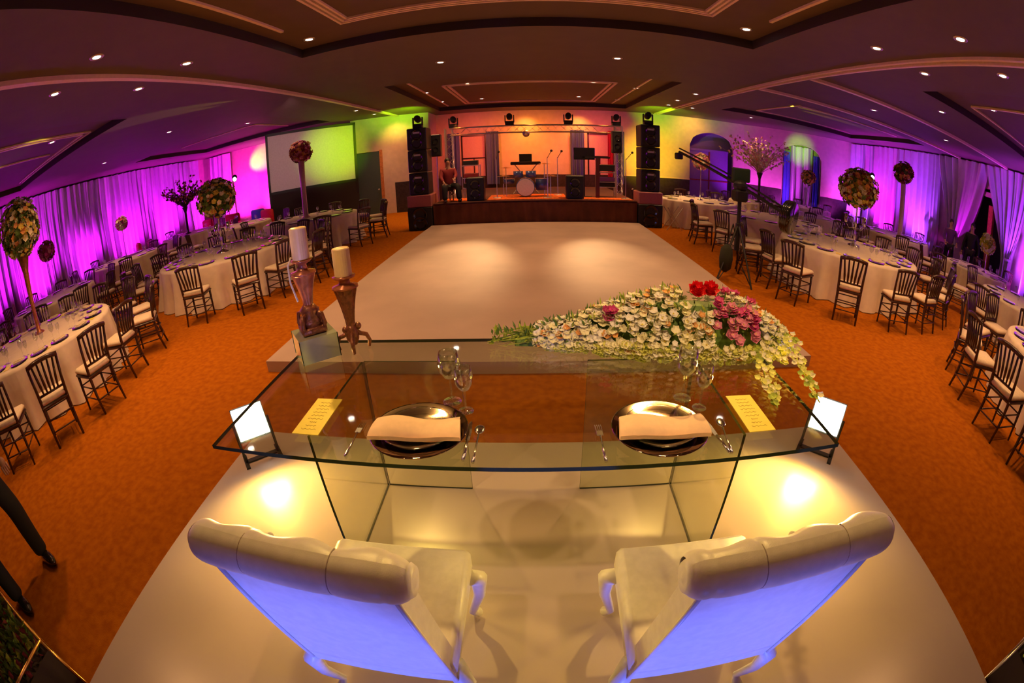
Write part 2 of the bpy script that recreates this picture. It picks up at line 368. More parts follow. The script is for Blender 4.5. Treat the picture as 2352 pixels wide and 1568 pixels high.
for i, w in ((0, 0.035), (0.07, 0.035), (0.14, 0.035)):
    z = ZC+TRAY; a = 2.42-i
    for p, q in (((-a,-2.5),(-a,5.62-i)), ((a,-2.5),(a,5.62-i)), ((-a-w/2,5.62-i),(a+w/2,5.62-i))): strip(m, p, q, w, z, 0.03)
for sx in (-1, 1): strip(m, (sx*3.16, -2.5), (sx*3.16, 5.3), 0.05, z, 0.03)
trim(3, m, MOLD)
m = MB(); z = ZC+TRAY
for i in (0, 0.13):
    for p, q in (((-2.3+i,12.2+i),(-2.3+i,16.6-i)), ((2.3-i,12.2+i),(2.3-i,16.6-i)), ((-2.3+i,12.2+i),(2.3-i,12.2+i)), ((-2.3+i,16.6-i),(2.3-i,16.6-i))): strip(m, p, q, 0.07, z, 0.03)
for sx in (-1, 1): strip(m, (sx*3.0, 11.0), (sx*3.0, 16.9), 0.05, z, 0.03)
trim(4, m, MOLD)
m = MB()
for p, q in (((-8.7,-2.5),(-8.7,5.6)), ((-12.8,5.6),(-8.7,5.6)), ((-8.55,-2.5),(-8.55,5.75)), ((-12.9,5.75),(-8.55,5.75)), ((-8.8,12.9),(-12.4,12.9)), ((-8.8,12.9),(-8.8,15.2)), ((-10.1,-2.5),(-10.1,5.4))): strip(m, p, q, 0.05, z, 0.03)
trim(5, m, MOLD)
m = MB()
for p, q in (((7.75,-2.5),(7.75,5.0)), ((7.75,5.0),(12.4,5.0)), ((7.6,11.4),(7.6,14.2)), ((7.6,11.4),(12.0,11.4)), ((7.6,14.2),(12.0,14.2))): strip(m, p, q, 0.06, z, 0.03)
trim(6, m, MOLD)
m = MB(); strip(m, (5.1, 7.25), (13.6, 7.25), 0.11, ZC, 0.06); trim(7, m, MOLD)
m = MB(); strip(m, (5.1, 9.45), (13.6, 9.45), 0.11, ZC, 0.06); trim(8, m, MOLD)

# walls: polyline of the far side
def wall(name, pts, z0, z1, mt, th=0.12, holes=None):
    m = MB()
    for a, b in zip(pts[:-1], pts[1:]):
        a = Vector(a); b = Vector(b); d = (b-a).normalized(); n = Vector((-d.y, d.x))*th
        m.prism([tuple(a), tuple(b), tuple(b+n), tuple(a+n)], z0, z1)
    tag(m.build(name, mt), kind='structure')
wall('wall_left', [(X0, Y0), (X0, 18.3)], 0, ZC+0.2, WALLM)
wall('wall_right', [(X1, 9.5), (X1, 16.0)], 0, ZC+0.2, WALLM, th=-0.12)
tag(MB().box((X1, Y0, 0), (X1+0.12, 7.1, ZC+0.2)).box((X1, 7.1, 2.85), (X1+0.12, 9.5, ZC+0.2)).build('wall_right_front', WALLM), kind='structure')
wall('wall_near', [(X0, Y0), (X1, Y0)], 0, ZC+0.2, WALLM, th=-0.12)
wall('wall_far_left', [(X0, 18.3), (-6.7, 18.3)], 0, ZC+0.2, WALLM)
WL = (Vector((-6.75, 16.72)), Vector((-3.85, 17.25)))      # the piece with the service door
def wl(t, off=0.0):
    d = (WL[1]-WL[0]); n = Vector((d.y, -d.x)).normalized(); p = WL[0]+d*t+n*off; return (p.x, p.y)
def seg_wall(name, A, B, spans, mt, th=0.12):
    """spans: (s0, s1, z0, z1) boxes along the line A-B, measured in metres"""
    A = Vector(A); B = Vector(B); d = (B-A).normalized(); n = Vector((-d.y, d.x))*th; m = MB()
    for s0, s1, z0, z1 in spans:
        p, q = A+d*s0, A+d*s1; m.prism([tuple(p), tuple(q), tuple(q+n), tuple(p+n)], z0, z1)
    o = m.build(name, mt); tag(o, kind='structure'); return o
LW = (WL[1]-WL[0]).length
seg_wall('wall_far_door', WL[0], WL[1], [(0, 0.1, 0, ZC+0.2), (0.1, 1.1, 2.52, ZC+0.2), (1.1, LW, 0, ZC+0.2)], WALLM)
seg_wall('trim_9', WL[0], WL[1], [(1.55, LW, 0, 1.2)], DARKW, th=-0.03)
wall('wall_jog', [(-3.85, 17.25), (-3.85, 18.7)], 0, ZC+0.2, WALLM, th=0.1)
wall('wall_jog_left', [(-6.75, 16.72), (-6.75, 18.3)], 0, ZC+0.2, WALLM, th=0.1)
SA, SB = Vector((-3.85, 18.7)), Vector((9.2, 18.4))
# stage wall with two windows and the first arched bay
seg_wall('wall_stage', SA, SB, [(0, 1.0, 0, ZC+0.2), (1.0, 2.02, 0, 1.0), (1.0, 2.02, 2.9, ZC+0.2), (2.02, 6.1, 0, ZC+0.2), (6.1, 7.1, 0, 1.0), (6.1, 7.1, 2.9, ZC+0.2), (7.1, 10.45, 0, ZC+0.2), (10.45, 12.5, 3.28, ZC+0.2), (12.5, 13.06, 0, ZC+0.2)], WALLM)
def arch_fill(name, A, B, s0, s1, zs, zt, th=0.12):
    A = Vector(A); B = Vector(B); d = (B-A).normalized(); n = Vector((-d.y, d.x))*th; m = MB(); N = 14
    for k in range(N):
        u0, u1 = k/N, (k+1)/N
        h = lambda u: zs + (zt-zs)*math.sqrt(max(0, 1-(2*u-1)**2))
        p, q = A+d*(s0+(s1-s0)*u0), A+d*(s0+(s1-s0)*u1)
        vs = [(p.x,p.y,h(u0)),(q.x,q.y,h(u1)),(q.x,q.y,zt+0.02),(p.x,p.y,zt+0.02)]
        vs += [(v[0]+n.x, v[1]+n.y, v[2]) for v in vs]
        m.add(vs, [(0,1,2,3),(7,6,5,4),(0,4,5,1),(3,2,6,7)])
    tag(m.build(name, WALLM), kind='structure')
arch_fill('wall_arch', SA, SB, 10.45, 12.5, 2.70, 3.28)
wall('wall_bay', [(6.3, 19.1), (9.2, 19.1)], 0, ZC, VIOLETP)
seg_wall('trim_10', SA, SB, [(0, 10.45, 0, 1.15), (12.5, 13.0, 0, 1.15)], DARKW, th=-0.03)
seg_wall('trim_11', SA, SB, [(7.3, 10.45, 1.15, 1.2), (12.5, 13.0, 1.15, 1.2)], MOLD, th=-0.045)
RA, RB = Vector((9.2, 18.4)), Vector((13.95, 15.9))
RL = (RB-RA).length
seg_wall('wall_far_right', RA, RB, [(0, 1.75, 0, ZC+0.2), (1.75, 3.6, 3.32, ZC+0.2), (3.6, RL, 0, ZC+0.2)], WALLM)
arch_fill('wall_arch_right', RA, RB, 1.75, 3.6, 2.75, 3.32)
seg_wall('wall_bay_right', RA+Vector((0.3,0.55)), RB+Vector((0.3,0.55)), [(0.9, 4.2, 0, ZC)], WALLM)
seg_wall('trim_12', RA, RB, [(0, 1.75, 0, 1.2), (3.6, RL, 0, 1.2)], DARKW, th=-0.03)
for n_, (s0, wd) in enumerate(((1.0, 1.02), (6.1, 1.0))):
    p = SA + (SB-SA).normalized()*s0
    w_ = MB().box((p.x, p.y+0.03, 1.0), (p.x+wd, p.y+0.08, 2.9)).build('window_%d' % (n_+1), PINKC); tag(w_, kind='structure')
    f = MB()
    for a, b in (((0,0),(0.06,1.9)), ((wd-0.06,0),(wd,1.9)), ((0,1.84),(wd,1.9)), ((0,0),(wd,0.06)), ((0,0.9),(wd,0.94)), ((wd/2-0.02,0),(wd/2+0.02,0.9))):
        f.box((p.x+a[0], p.y-0.01, 1.0+a[1]), (p.x+b[0], p.y+0.05, 1.0+b[1]))
    f.build('window_frame', WOOD, w_)
# arched bay shutters and the teal service door
d_ = MB().box((6.72, 18.78, 0.0), (8.55, 18.84, 2.45)).box((6.72, 18.74, 2.45), (8.55, 18.84, 2.55)).build('window_3', VIOLETP); tag(d_, kind='structure')
MB().box((7.62, 18.75, 0.0), (7.66, 18.79, 2.45)).box((6.72,18.75,1.15),(8.55,18.79,1.2)).build('window_frame', MAROON, d_)
dd = (WL[1]-WL[0]).normalized()
m = MB(); a = WL[0]+dd*0.1; b = WL[0]+dd*1.1; n = Vector((dd.y,-dd.x))
m.prism([tuple(a), tuple(b-dd*0.08), tuple(b-dd*0.08-n*0.05), tuple(a-n*0.05)], 0, 2.5)
dr = m.build('door_1', DOORM); tag(dr, kind='structure')
MB().prism([tuple(b-dd*0.10+n*0.03), tuple(b+dd*0.02+n*0.03), tuple(b+dd*0.02-n*0.08), tuple(b-dd*0.10-n*0.08)], 0, 2.56).build('door_frame', ORWOOD, dr)
MB().lathe([(0.03,0),(0.03,0.06),(0.015,0.08)], (b.x-0.16, b.y-0.1, 1.0), 10, axis=(0,-1,0)).build('door_handle', ALU, dr)
# corridor behind the right-hand drape opening
m = MB().box((X1+0.12, 6.9, 0), (X1+2.2, 7.0, 3.0)).box((X1+0.12, 9.6, 0), (X1+2.2, 9.7, 3.0)).box((X1+2.2, 6.9, 0), (X1+2.3, 9.7, 3.0)).box((X1, 6.9, 3.0), (X1+2.3, 9.7, 3.1)).box((X1, 6.9, -0.1), (X1+2.3, 9.7, 0.0))
tag(m.build('wall_corridor', mat('grey_paint', (0.16, 0.17, 0.16), 0.8)), kind='structure')
pl = MB().box((X1-0.02, 8.02, 0), (X1+0.14, 8.22, 2.6)).build('door_2', ORWOOD); tag(pl, kind='structure')

# ------------------------------------------------------------------ drapes
def drape(name, A, B, z0, z1, label, seed, gather=None, grp=None):
    rnd = random.Random(seed); A = Vector(A); B = Vector(B); L = (B-A).length; d = (B-A)/L; n = Vector((d.y, -d.x))
    nf = max(3, int(L/0.30)); ph = [rnd.uniform(-0.5, 0.5) for _ in range(nf+2)]; am = [rnd.uniform(0.10, 0.26)*(1 if L > 1 else 0.35) for _ in range(nf+2)]
    nu = nf*10; nv = 14
    def fn(u, v):
        z = z1+(z0-z1)*v; s = u
        k = u*nf; i = int(min(k, nf-1)); fr = k-i
        amp = am[i]*(1-fr)+am[i+1]*fr; p = ph[i]*(1-fr)+ph[i+1]*fr
        w0 = 2*PI*k+p*2.2; dep = amp*(math.sin(w0)+0.45*math.sin(2*w0+p*5)+0.2*math.sin(3*w0))*(0.7+0.6*v)+0.02*math.sin(9*v+k)
        if gather:
            gs, gz, gw = gather; t = (z1-z)/(z1-gz)
            if t <= 1: w = 1-(1-gw)*(t**1.3)
            else: w = gw*(1+0.15*(t-1))
            c0 = gs; s = c0+(u-c0)*w if True else u
            # keep the outer edge wandering towards the tie
            dep *= (1.4-0.4*w)
        p3 = A+d*(L*s)+n*(dep+0.0); return (p3.x, p3.y, z)
    m = MB().grid(fn, nu, nv); o = m.build(name, DRAPE, smooth=True); tag(o, label, 'drape', grp or None); return o
ys = [0.2, 2.6, 5.0, 7.4, 9.8, 12.2, 14.6, 17.0]
nm = ['nearest the camera', 'second from the camera', 'behind the nearest tall flower vase', 'behind the low violet-lit table', 'with the small pink flower in front', 'behind the pink armchair', 'behind the dark spiky branches']
for i in range(7):
    drape('wall_drape', (-15.3, ys[i+1]), (-15.3, ys[i]), 0.02, ZC-0.06, 'magenta-lit white drape panel on the left wall, ' + nm[i], 10+i)
drape('wall_drape', (-15.2, 17.9), (-13.9, 17.9), 0.02, ZC-0.06, 'mauve drape panel on the far wall beside the pink-lit wall', 31)
ysr = [15.9, 14.0, 12.1, 10.5]
nr = ['in the far right corner', 'behind the purple column vase', 'just past the drawn-back opening drape']
for i in range(3):
    drape('wall_drape', (13.7, ysr[i]), (13.7, ysr[i+1]), 0.02, ZC-0.06, 'violet-lit white drape panel on the right wall, ' + nr[i], 40+i)
drape('tied_drape', (13.66, 10.5), (13.66, 8.15), 0.02, ZC-0.06, 'magenta drape swept back and tied on the far side of the opening', 51, gather=(0.45, 1.1, 0.13))
drape('tied_drape', (13.66, 8.15), (13.66, 6.2), 0.02, ZC-0.06, 'violet drape swept back and tied on the near side of the opening', 52, gather=(0.6, 1.2, 0.15))
for i in range(3):
    y = 6.2-i*2.1
    drape('wall_drape', (13.7, y), (13.7, y-2.1), 0.02, ZC-0.06, 'magenta drape panel on the right wall, ' + ('nearest the tied opening', 'at the right picture edge', 'beyond the right edge table')[i], 60+i)
for tx, ty, tz in ((13.5, 9.45, 1.1), (13.5, 6.98, 1.2)):
    tag(MB().lathe([(0.16,-0.04),(0.19,0),(0.16,0.04)], (tx+0.1, ty, tz), 14, cap=False).build('tieback', DRAPE, smooth=True), 'white fabric tieback round the %s gathered drape' % ('far' if ty > 8 else 'near'), 'tieback')

# ------------------------------------------------------------------ dance floor and head table platform
m = MB().box((-2.74, 3.60, 0), (2.86, 12.0, 0.12))
df = m.build('dance_panel', DANCE); tag(df, 'large white glossy dance floor in front of the stage', 'dance floor')
m = MB().box((-2.08, -3.0, 0), (2.22, 2.39, 0.12)); pf = m.build('head_platform', VINYL); tag(pf, 'low white glossy platform under the glass desk and ivory chairs', 'platform')

# ------------------------------------------------------------------ downlights
bm_ring = MB().lathe([(0.055,-0.002),(0.075,-0.012),(0.095,-0.006),(0.10,0.0)], n=16, cap=False)
bm_disc = MB().lathe([(0.0,-0.004),(0.056,-0.004)], n=16, cap=False)
dl = thing('ceiling_downlight', 'x', 'ceiling light'); bm_ring.build('trim_ring', ALU, dl, True); bm_disc.build('lamp', LAMPE, dl)
DLP = Proto(dl); ORD = ['nearest the camera','second','third','fourth','fifth','sixth','seventh','eighth','ninth','tenth','eleventh','twelfth','thirteenth','fourteenth','fifteenth','sixteenth']
GR = {}
for x, y in LAMPS:
    if y < 2.0: continue
    side = 'left' if x < 0 else 'right'
    where = 'over the stage, %s half' % side if (abs(x) < 3.3 and y > 11) else ('in the near central ceiling tray' if (abs(x) < 3.4 and y < 6.4) else 'over the dance floor' if abs(x) < 2 else 'over the %s tables' % side)
    GR.setdefault(where, []).append((x*x+y*y, x, y))
for where, L_ in GR.items():
    for k, (q, x, y) in enumerate(sorted(L_)):
        DLP.put((x, y, ZC+(TRAY if in_tray(x, y) else 0)), 0, 'small round recessed downlight %s, %s' % (where, ORD[k] + ('' if k == 0 else ' from the camera')), 'downlights ' + where)

# ------------------------------------------------------------------ chairs
def chair_parts():
    P = []
    P.append(('seat', MB().cbox((0,0,0.435), (0.41,0.41,0.035), bev=0.012), WOOD, False))
    c = MB().cbox((0,0.0,0.483), (0.405,0.40,0.062), bev=0.022); P.append(('cushion', c, CUSH, True))
    for sx in (-1, 1):
        P.append(('leg', MB().tube([(sx*0.18,0.18,0),(sx*0.175,0.175,0.42)], [0.014,0.022], 6), WOOD, True))
    for sx in (-1, 1):
        P.append(('leg', MB().tube([(sx*0.185,-0.26,0),(sx*0.182,-0.20,0.22),(sx*0.18,-0.18,0.44),(sx*0.19,-0.20,0.66),(sx*0.205,-0.25,0.90)], [0.015,0.019,0.023,0.020,0.018], 6), WOOD, True))
    m = MB()
    m.tube([(-0.215,-0.252,0.895),(-0.10,-0.265,0.915),(0,-0.27,0.92),(0.10,-0.265,0.915),(0.215,-0.252,0.895)], 0.026, 6); P.append(('top_rail', m, WOOD, True))
    m = MB(); m.tube([(-0.185,-0.19,0.56),(0,-0.20,0.56),(0.185,-0.19,0.56)], 0.014, 6); P.append(('lower_rail', m, WOOD, True))
    for k in range(5):
        u = (k-2)/2; P.append(('spindle', MB().tube([(u*0.105,-0.198,0.56),(u*0.115,-0.21,0.66),(u*0.15,-0.262,0.91)], [0.012,0.019,0.013], 5), WOOD, True))
    for z in (0.17, 0.30):
        m = MB(); e = 0.183
        for p, q in (((-e,-0.235+0.12*(z-0.17),z),(e,-0.235+0.12*(z-0.17),z)), ((-e,0.18,z),(e,0.18,z)), ((-e,-0.23,z),(-e,0.18,z)), ((e,-0.23,z),(e,0.18,z))): m.tube([p,q], 0.009, 5)
        P.append(('stretcher', m, WOOD, True))
    return P
ch = thing('banquet_chair', 'x', 'chair')
parts = chair_parts()
for n_, mb, mt, sm in parts: mb.build(n_, mt, ch, sm)
CHAIR = Proto(ch)
jm = MB()
for n_, mb, mt, sm in parts:
    jm.cur = 1 if n_ == 'cushion' else 0; jm.add(mb.v, mb.f)
cf_ = jm.build('banquet_chair', [WOOD, CUSH]); tag(cf_, 'x', 'chair'); CHAIR_FAR = Proto(cf_)

# ------------------------------------------------------------------ tables
def cloth_mb(r, seed, n=120):
    rnd = random.Random(seed); k = rnd.randint(19, 24); p1, p2 = rnd.random()*6, rnd.random()*6
    rings = [(0.0, 0.762), (r*0.5, 0.762), (r*0.97, 0.762), (r, 0.755), (r+0.012, 0.72), (r+0.03, 0.5), (r+0.06, 0.25), (r+0.10, 0.012)]
    m = MB(); vs = []
    for ri, (rr, z) in enumerate(rings):
        w = max(0, (0.755-z)/0.755)
        for i in range(n):
            a = 2*PI*i/n; f = math.sin(k*a+p1)+0.5*math.sin((k*2-5)*a+p2)+0.35*math.sin(7*a+p2)
            q = rr+w*0.080*f; vs.append((q*math.cos(a), q*math.sin(a), z))
    fs = [(a*n+i, a*n+(i+1)%n, (a+1)*n+(i+1)%n, (a+1)*n+i) for a in range(len(rings)-1) for i in range(n)]
    return m.add(vs, fs)
TABLES = [  # name phrase, x, y, r, seats, base angle, full chairs, detail
 ('L1', 'the nearest left table', -6.9, 2.85, 1.42, None, 1, 2),
 ('L2', 'the second left aisle table', -5.95, 7.1, 1.40, None, 1, 2),
 ('L3', 'the left table before the screen', -6.0, 11.2, 1.35, 12, 1, 1),
 ('L4', 'the low violet-lit left table', -11.0, 5.4, 1.3, 12, 0, 1),
 ('L5', 'the table by the left drapes', -12.2, 9.2, 1.25, 10, 0, 1),
 ('L6', 'the table under dark spiky branches', -12.2, 12.7, 1.15, 10, 0, 0),
 ('L7', 'the table beside the red armchairs', -9.3, 12.2, 1.1, 8, 0, 0),
 ('R1', 'the large front right table', 5.9, 6.75, 1.45, None, 1, 2),
 ('R2', 'the right picture edge table', 9.5, 3.9, 1.35, 12, 1, 1),
 ('R0', 'the cut-off lower right table', 6.65, 1.6, 1.35, None, 1, 1),
 ('R3', 'the table behind the camera crane', 5.85, 9.9, 1.30, 12, 1, 1),
 ('R4', 'the table beside the right speakers', 5.0, 13.1, 1.2, 10, 0, 1),
 ('T', 'the table under the pale branches', 7.9, 14.5, 1.1, 10, 0, 0),
 ('R9', 'the small far right aisle table', 8.6, 12.0, 1.0, 8, 0, 0),
 ('R5', 'the table by the green-lit arch', 10.6, 15.2, 1.0, 8, 0, 0),
 ('Rc', 'the table under purple column vase', 11.1, 10.4, 1.25, 10, 0, 1),
 ('R7', 'the table near the draped opening', 11.2, 6.7, 1.1, 10, 0, 0),
]
TL = dict(L1='nearest on the left, under the tall copper vase', L2='under the silver candelabra left of the dance floor', L3='before the white screen', L4='lit violet behind the nearest left one',
 L5='by the left magenta drapes', L6='under the dark spiky branches', L7='right of the red armchairs', R1='large, front right, under the candelabra', R2='at the right picture edge', R0='cut off at the lower right',
 R3='behind the camera crane', R4='beside the right speaker tower', T='under the pale branches', R9='small, behind the crane one', R5='by the green-lit arch', Rc='under the purple column vase', R7='near the draped opening')
CHAIRS = []
BLOCK = [(-13.9,10.9,1.0),(-13.2,14.6,0.75),(-12.1,15.2,0.75),(-10.6,14.9,0.75),(-9.6,14.0,0.75),(-3.07,12.4,0.75),(3.18,12.4,0.75),(3.75,11.9,0.5),(3.38,6.88,0.62),(12.0,4.3,0.4),(12.55,8.95,0.4),(12.9,8.2,0.4),(12.3,13.6,0.5),(-12.6,15.9,0.5)]
EXPL = dict(L1=[(-4.80, 2.66), (-4.88, 1.98), (-5.22, 1.38), (-5.13, 3.42)], L2=[(-5.20, 5.32), (-4.42, 5.72), (-6.10, 5.25), (-4.18, 6.45)],
            R1=[(4.52, 5.05), (3.98, 5.78), (5.32, 4.72), (4.02, 6.55), (6.05, 4.70)], R0=[(4.68, 1.92), (4.62, 1.28)])
CLK = ['twelve', 'one', 'two', 'three', 'four', 'five', 'six', 'seven', 'eight', 'nine', 'ten', 'eleven']
USED = set()
def clock(a, what):
    h = ((90-math.degrees(a)) % 360)/30.0; k = int(round(h*2)) % 24
    for dk in (0, 1, -1, 2, -2, 3, -3):
        q = (k+dk) % 24
        if (what, q) not in USED: break
    USED.add((what, q)); w = CLK[q//2]
    return w + " o'clock" if q % 2 == 0 else 'half past ' + w
plate = thing('dinner_plate', 'x', 'plate')
MB().lathe([(0,0.0),(0.09,0.0),(0.155,0.012),(0.16,0.016),(0.15,0.016),(0.09,0.006),(0,0.006)], n=20, cap=False).build('charger', CHARG, plate, True)
MB().lathe([(0,0.008),(0.07,0.008),(0.125,0.02),(0.13,0.024),(0.12,0.022),(0.07,0.013),(0,0.013)], n=20, cap=False).build('china', CHINA, plate, True)
PLATE = Proto(plate)
pf_ = MB().lathe([(0,0.0),(0.09,0.0),(0.15,0.014),(0.145,0.018),(0.09,0.008),(0,0.008)], n=14, cap=False).build('dinner_plate', CHINA, smooth=True); tag(pf_, 'x', 'plate'); PLATE_FAR = Proto(pf_)
nk = MB(); nk.cbox((0,0,0.012), (0.20,0.11,0.016), bev=0.005); nk.cbox((0,0.0,0.024), (0.19,0.06,0.012), bev=0.004); nk = nk.build('napkin', NAPW); tag(nk, 'x', 'napkin'); NAP = Proto(nk)
mc = MB().box((-0.05,-0.09,0), (0.05,0.09,0.004)).build('menu_card', CARD); tag(mc, 'x', 'menu card'); MENU = Proto(mc)
def goblet(h, r, name='wine_glass', parts=True):
    t = thing(name, 'x', 'glass')
    MB().lathe([(0.0,0.0),(r*0.85,0.001),(r*0.8,0.004),(0.006,0.010)], n=18, cap=False).build('foot', GLASSM, t, True)
    MB().lathe([(0.0045,0.008),(0.0040,h*0.25),(0.005,h*0.48)], n=8, cap=False).build('stem', GLASSM, t, True)
    MB().lathe([(0.005,h*0.47),(r*0.55,h*0.52),(r*0.95,h*0.66),(r,h*0.78),(r*0.80,h),(r*0.78,h),(r*0.97,h*0.78),(r*0.92,h*0.67),(r*0.5,h*0.54),(0.002,h*0.5)], n=20, cap=False).build('bowl', GLASSM, t, True)
    return t
WG = Proto(goblet(0.19, 0.036)); WG2 = Proto(goblet(0.22, 0.045, 'water_goblet'))
gfar = MB().lathe([(0.03,0.0),(0.006,0.01),(0.005,0.09),(0.03,0.11),(0.038,0.15),(0.03,0.20)], n=8, cap=False).build('wine_glass', GLASSM, smooth=True); tag(gfar, 'x', 'glass'); WGF = Proto(gfar)
tbl_mesh = {}
for ti, (key, phrase, tx, ty, tr, ns, full, det) in enumerate(TABLES):
    t = thing('round_table', 'round banquet table in floor-length ivory cloth, ' + TL[key], 'table', (tx, ty, 0))
    cloth_mb(tr, ti).build('tablecloth', CLOTH, t, True)
    MB().lathe([(tr-0.02,0.72),(tr-0.01,0.752)], n=32).build('tabletop', WOOD, t)
    RS = tr+0.60
    if key in EXPL:
        seats = list(EXPL[key]); angs = [math.atan2(y-ty, x-tx) for x, y in seats]
        lo, hi = min(a % (2*PI) for a in angs), max(a % (2*PI) for a in angs)
        srt = sorted(a % (2*PI) for a in angs); gaps = [((srt[(i+1) % len(srt)]-srt[i]) % (2*PI), srt[i]) for i in range(len(srt))]
        g, st = max(gaps); nn = int(g/R(21.5)); 
        for k in range(1, nn): a = st+g*k/nn; seats.append((tx+RS*math.cos(a), ty+RS*math.sin(a)))
        if key == 'R0': seats = [s for s in seats if s[0] < 7.2]
    else:
        seats = [(tx+RS*math.cos(2*PI*k/ns+0.31*ti), ty+RS*math.sin(2*PI*k/ns+0.31*ti)) for k in range(ns)]
    rnd = random.Random(ti)
    for x, y in seats:
        if y < 0.2 or x > 13.2 or x < -14.8: continue
        if any(((x-q[2])**2+(y-q[3])**2) < (q[4]+0.47)**2 for q in TABLES if q[0] != key): continue
        if any((x-q[0])**2+(y-q[1])**2 < 0.64**2 for q in CHAIRS) or any((x-q[0])**2+(y-q[1])**2 < q[2]**2 for q in BLOCK): continue
        CHAIRS.append((x, y)); a = math.atan2(y-ty, x-tx)
        (CHAIR if full else CHAIR_FAR).put((x, y, 0), a+PI/2+rnd.uniform(-0.05, 0.05), 'dark spindle-back chair at %s (stage twelve) of %s' % (clock(a, 'c'+key), phrase), 'banquet chairs round ' + phrase)
    n = len(seats) if key in EXPL else ns; n = max(n, 10) if key == 'R0' else n
    for k in range(n):
        a = math.atan2(seats[k][1]-ty, seats[k][0]-tx) if k < len(seats) else 2*PI*k/n
        c, s = math.cos(a), math.sin(a); px, py = tx+(tr-0.24)*c, ty+(tr-0.24)*s; z = 0.7635; w = clock(a, 's'+key)
        if det:
            PLATE.put((px, py, z), a+PI/2, 'white plate on charger at %s of %s' % (w, phrase), 'place settings on ' + phrase)
            if det == 2: NAP.put((px, py, z+0.016), a+PI/2, 'folded ivory napkin at %s of %s' % (w, phrase), 'napkins on ' + phrase)
            gx, gy = tx+(tr-0.46)*c-0.10*s, ty+(tr-0.46)*s+0.10*c
            WG.put((gx, gy, z), 0, 'clear wine glass at %s of %s' % (w, phrase), 'wine glasses on ' + phrase)
            if det == 2:
                gx, gy = tx+(tr-0.50)*c-0.0*s, ty+(tr-0.50)*s
                WG2.put((gx, gy, z), 0, 'tall clear water goblet at %s of %s' % (w, phrase), 'water goblets on ' + phrase)
                if k % 2 == 0: MENU.put((tx+(tr-0.25)*c+0.24*s, ty+(tr-0.25)*s-0.24*c, z), a+PI/2, 'gilt menu card near %s of %s' % (w, phrase), 'menu cards on ' + phrase)
        else:
            PLATE_FAR.put((px, py, z), 0, 'small white plate at %s of %s' % (w, phrase), 'place settings on ' + phrase)
            WGF.put((tx+(tr-0.45)*c, ty+(tr-0.45)*s, z), 0, 'small clear glass at %s of %s' % (w, phrase), 'wine glasses on ' + phrase)

# ------------------------------------------------------------------ flowers and centrepieces
def flower_ball(rad, n, seed, mats, fr=0.055, sc=(1,1,0.95)):
    """a dense ball of blossoms with leaves between"""
    rnd = random.Random(seed); m = MB(); m.cur = len(mats)-1; m.ball((0,0,0), rad*0.72, 12, 8, sc)
    for i in range(n):
        v = Vector((rnd.gauss(0,1), rnd.gauss(0,1), rnd.gauss(0,1))).normalized(); rr = rad*rnd.uniform(0.72, 1.0)
        c = Vector((v.x*rr*sc[0], v.y*rr*sc[1], v.z*rr*sc[2])); m.cur = rnd.randrange(len(mats))
        m.flower(c, (v+Vector((0,0,0.2))).normalized(), fr*rnd.uniform(0.7, 1.3), rnd, 5, 0.5)
    return m
def trumpet(t, h, mt, r0=0.07, r1=0.13):
    MB().lathe([(r0*1.5,0),(r0*1.5,0.015),(r0*0.6,0.05),(r0*0.55,h*0.3),(r0*0.8,h*0.7),(r1,h),(r1*0.93,h),(r0*0.7,h*0.7),(r0*0.4,h*0.3)], n=24, cap=False).build('vase', mt, t, True)
ZT = 0.7635
t = thing('tall_centrepiece', 'tall trumpet vase with cream, orange and green flower ball on the nearest left table', 'centrepiece', (-7.15, 3.05, ZT))
trumpet(t, 1.35, COPPER, 0.07, 0.15); o = flower_ball(0.40, 900, 1, [P_WHITE, P_ORG, P_WHITE, GREEN, P_YEL, GREEN], 0.046, (1,1,1.15)).build('blossoms', [P_WHITE, P_ORG, P_WHITE, GREEN, P_YEL, GREEN], t); o.location = (0,0,1.62)
t = thing('tall_centrepiece', 'tall rose glass column with red-brown rose ball in front of the white screen', 'centrepiece', (-6.12, 11.2, ZT))
MB().lathe([(0.12,0),(0.12,0.02),(0.075,0.05),(0.075,1.0),(0.09,1.6),(0.085,1.6),(0.07,1.0)], n=20, cap=False).build('vase', PINKG, t, True)
o = flower_ball(0.32, 260, 2, [P_DRED, P_ORG, P_DRED, P_PINK], 0.06).build('blossoms', [P_DRED, P_ORG, P_DRED, P_PINK], t); o.location = (0,0,1.86)
t = thing('tall_centrepiece', 'tall purple-lit column vase topped by dark red roses before the right drapes', 'centrepiece', (11.25, 10.3, ZT))
MB().lathe([(0.12,0),(0.12,0.02),(0.09,0.05),(0.09,1.6),(0.10,1.72),(0.08,1.72)], n=20, cap=False).build('vase', PINKG, t, True)
o = flower_ball(0.36, 220, 3, [P_DRED, P_DRED, P_ORG, GREEN], 0.07).build('blossoms', [P_DRED, P_DRED, P_ORG, GREEN], t); o.location = (0,0,1.98)
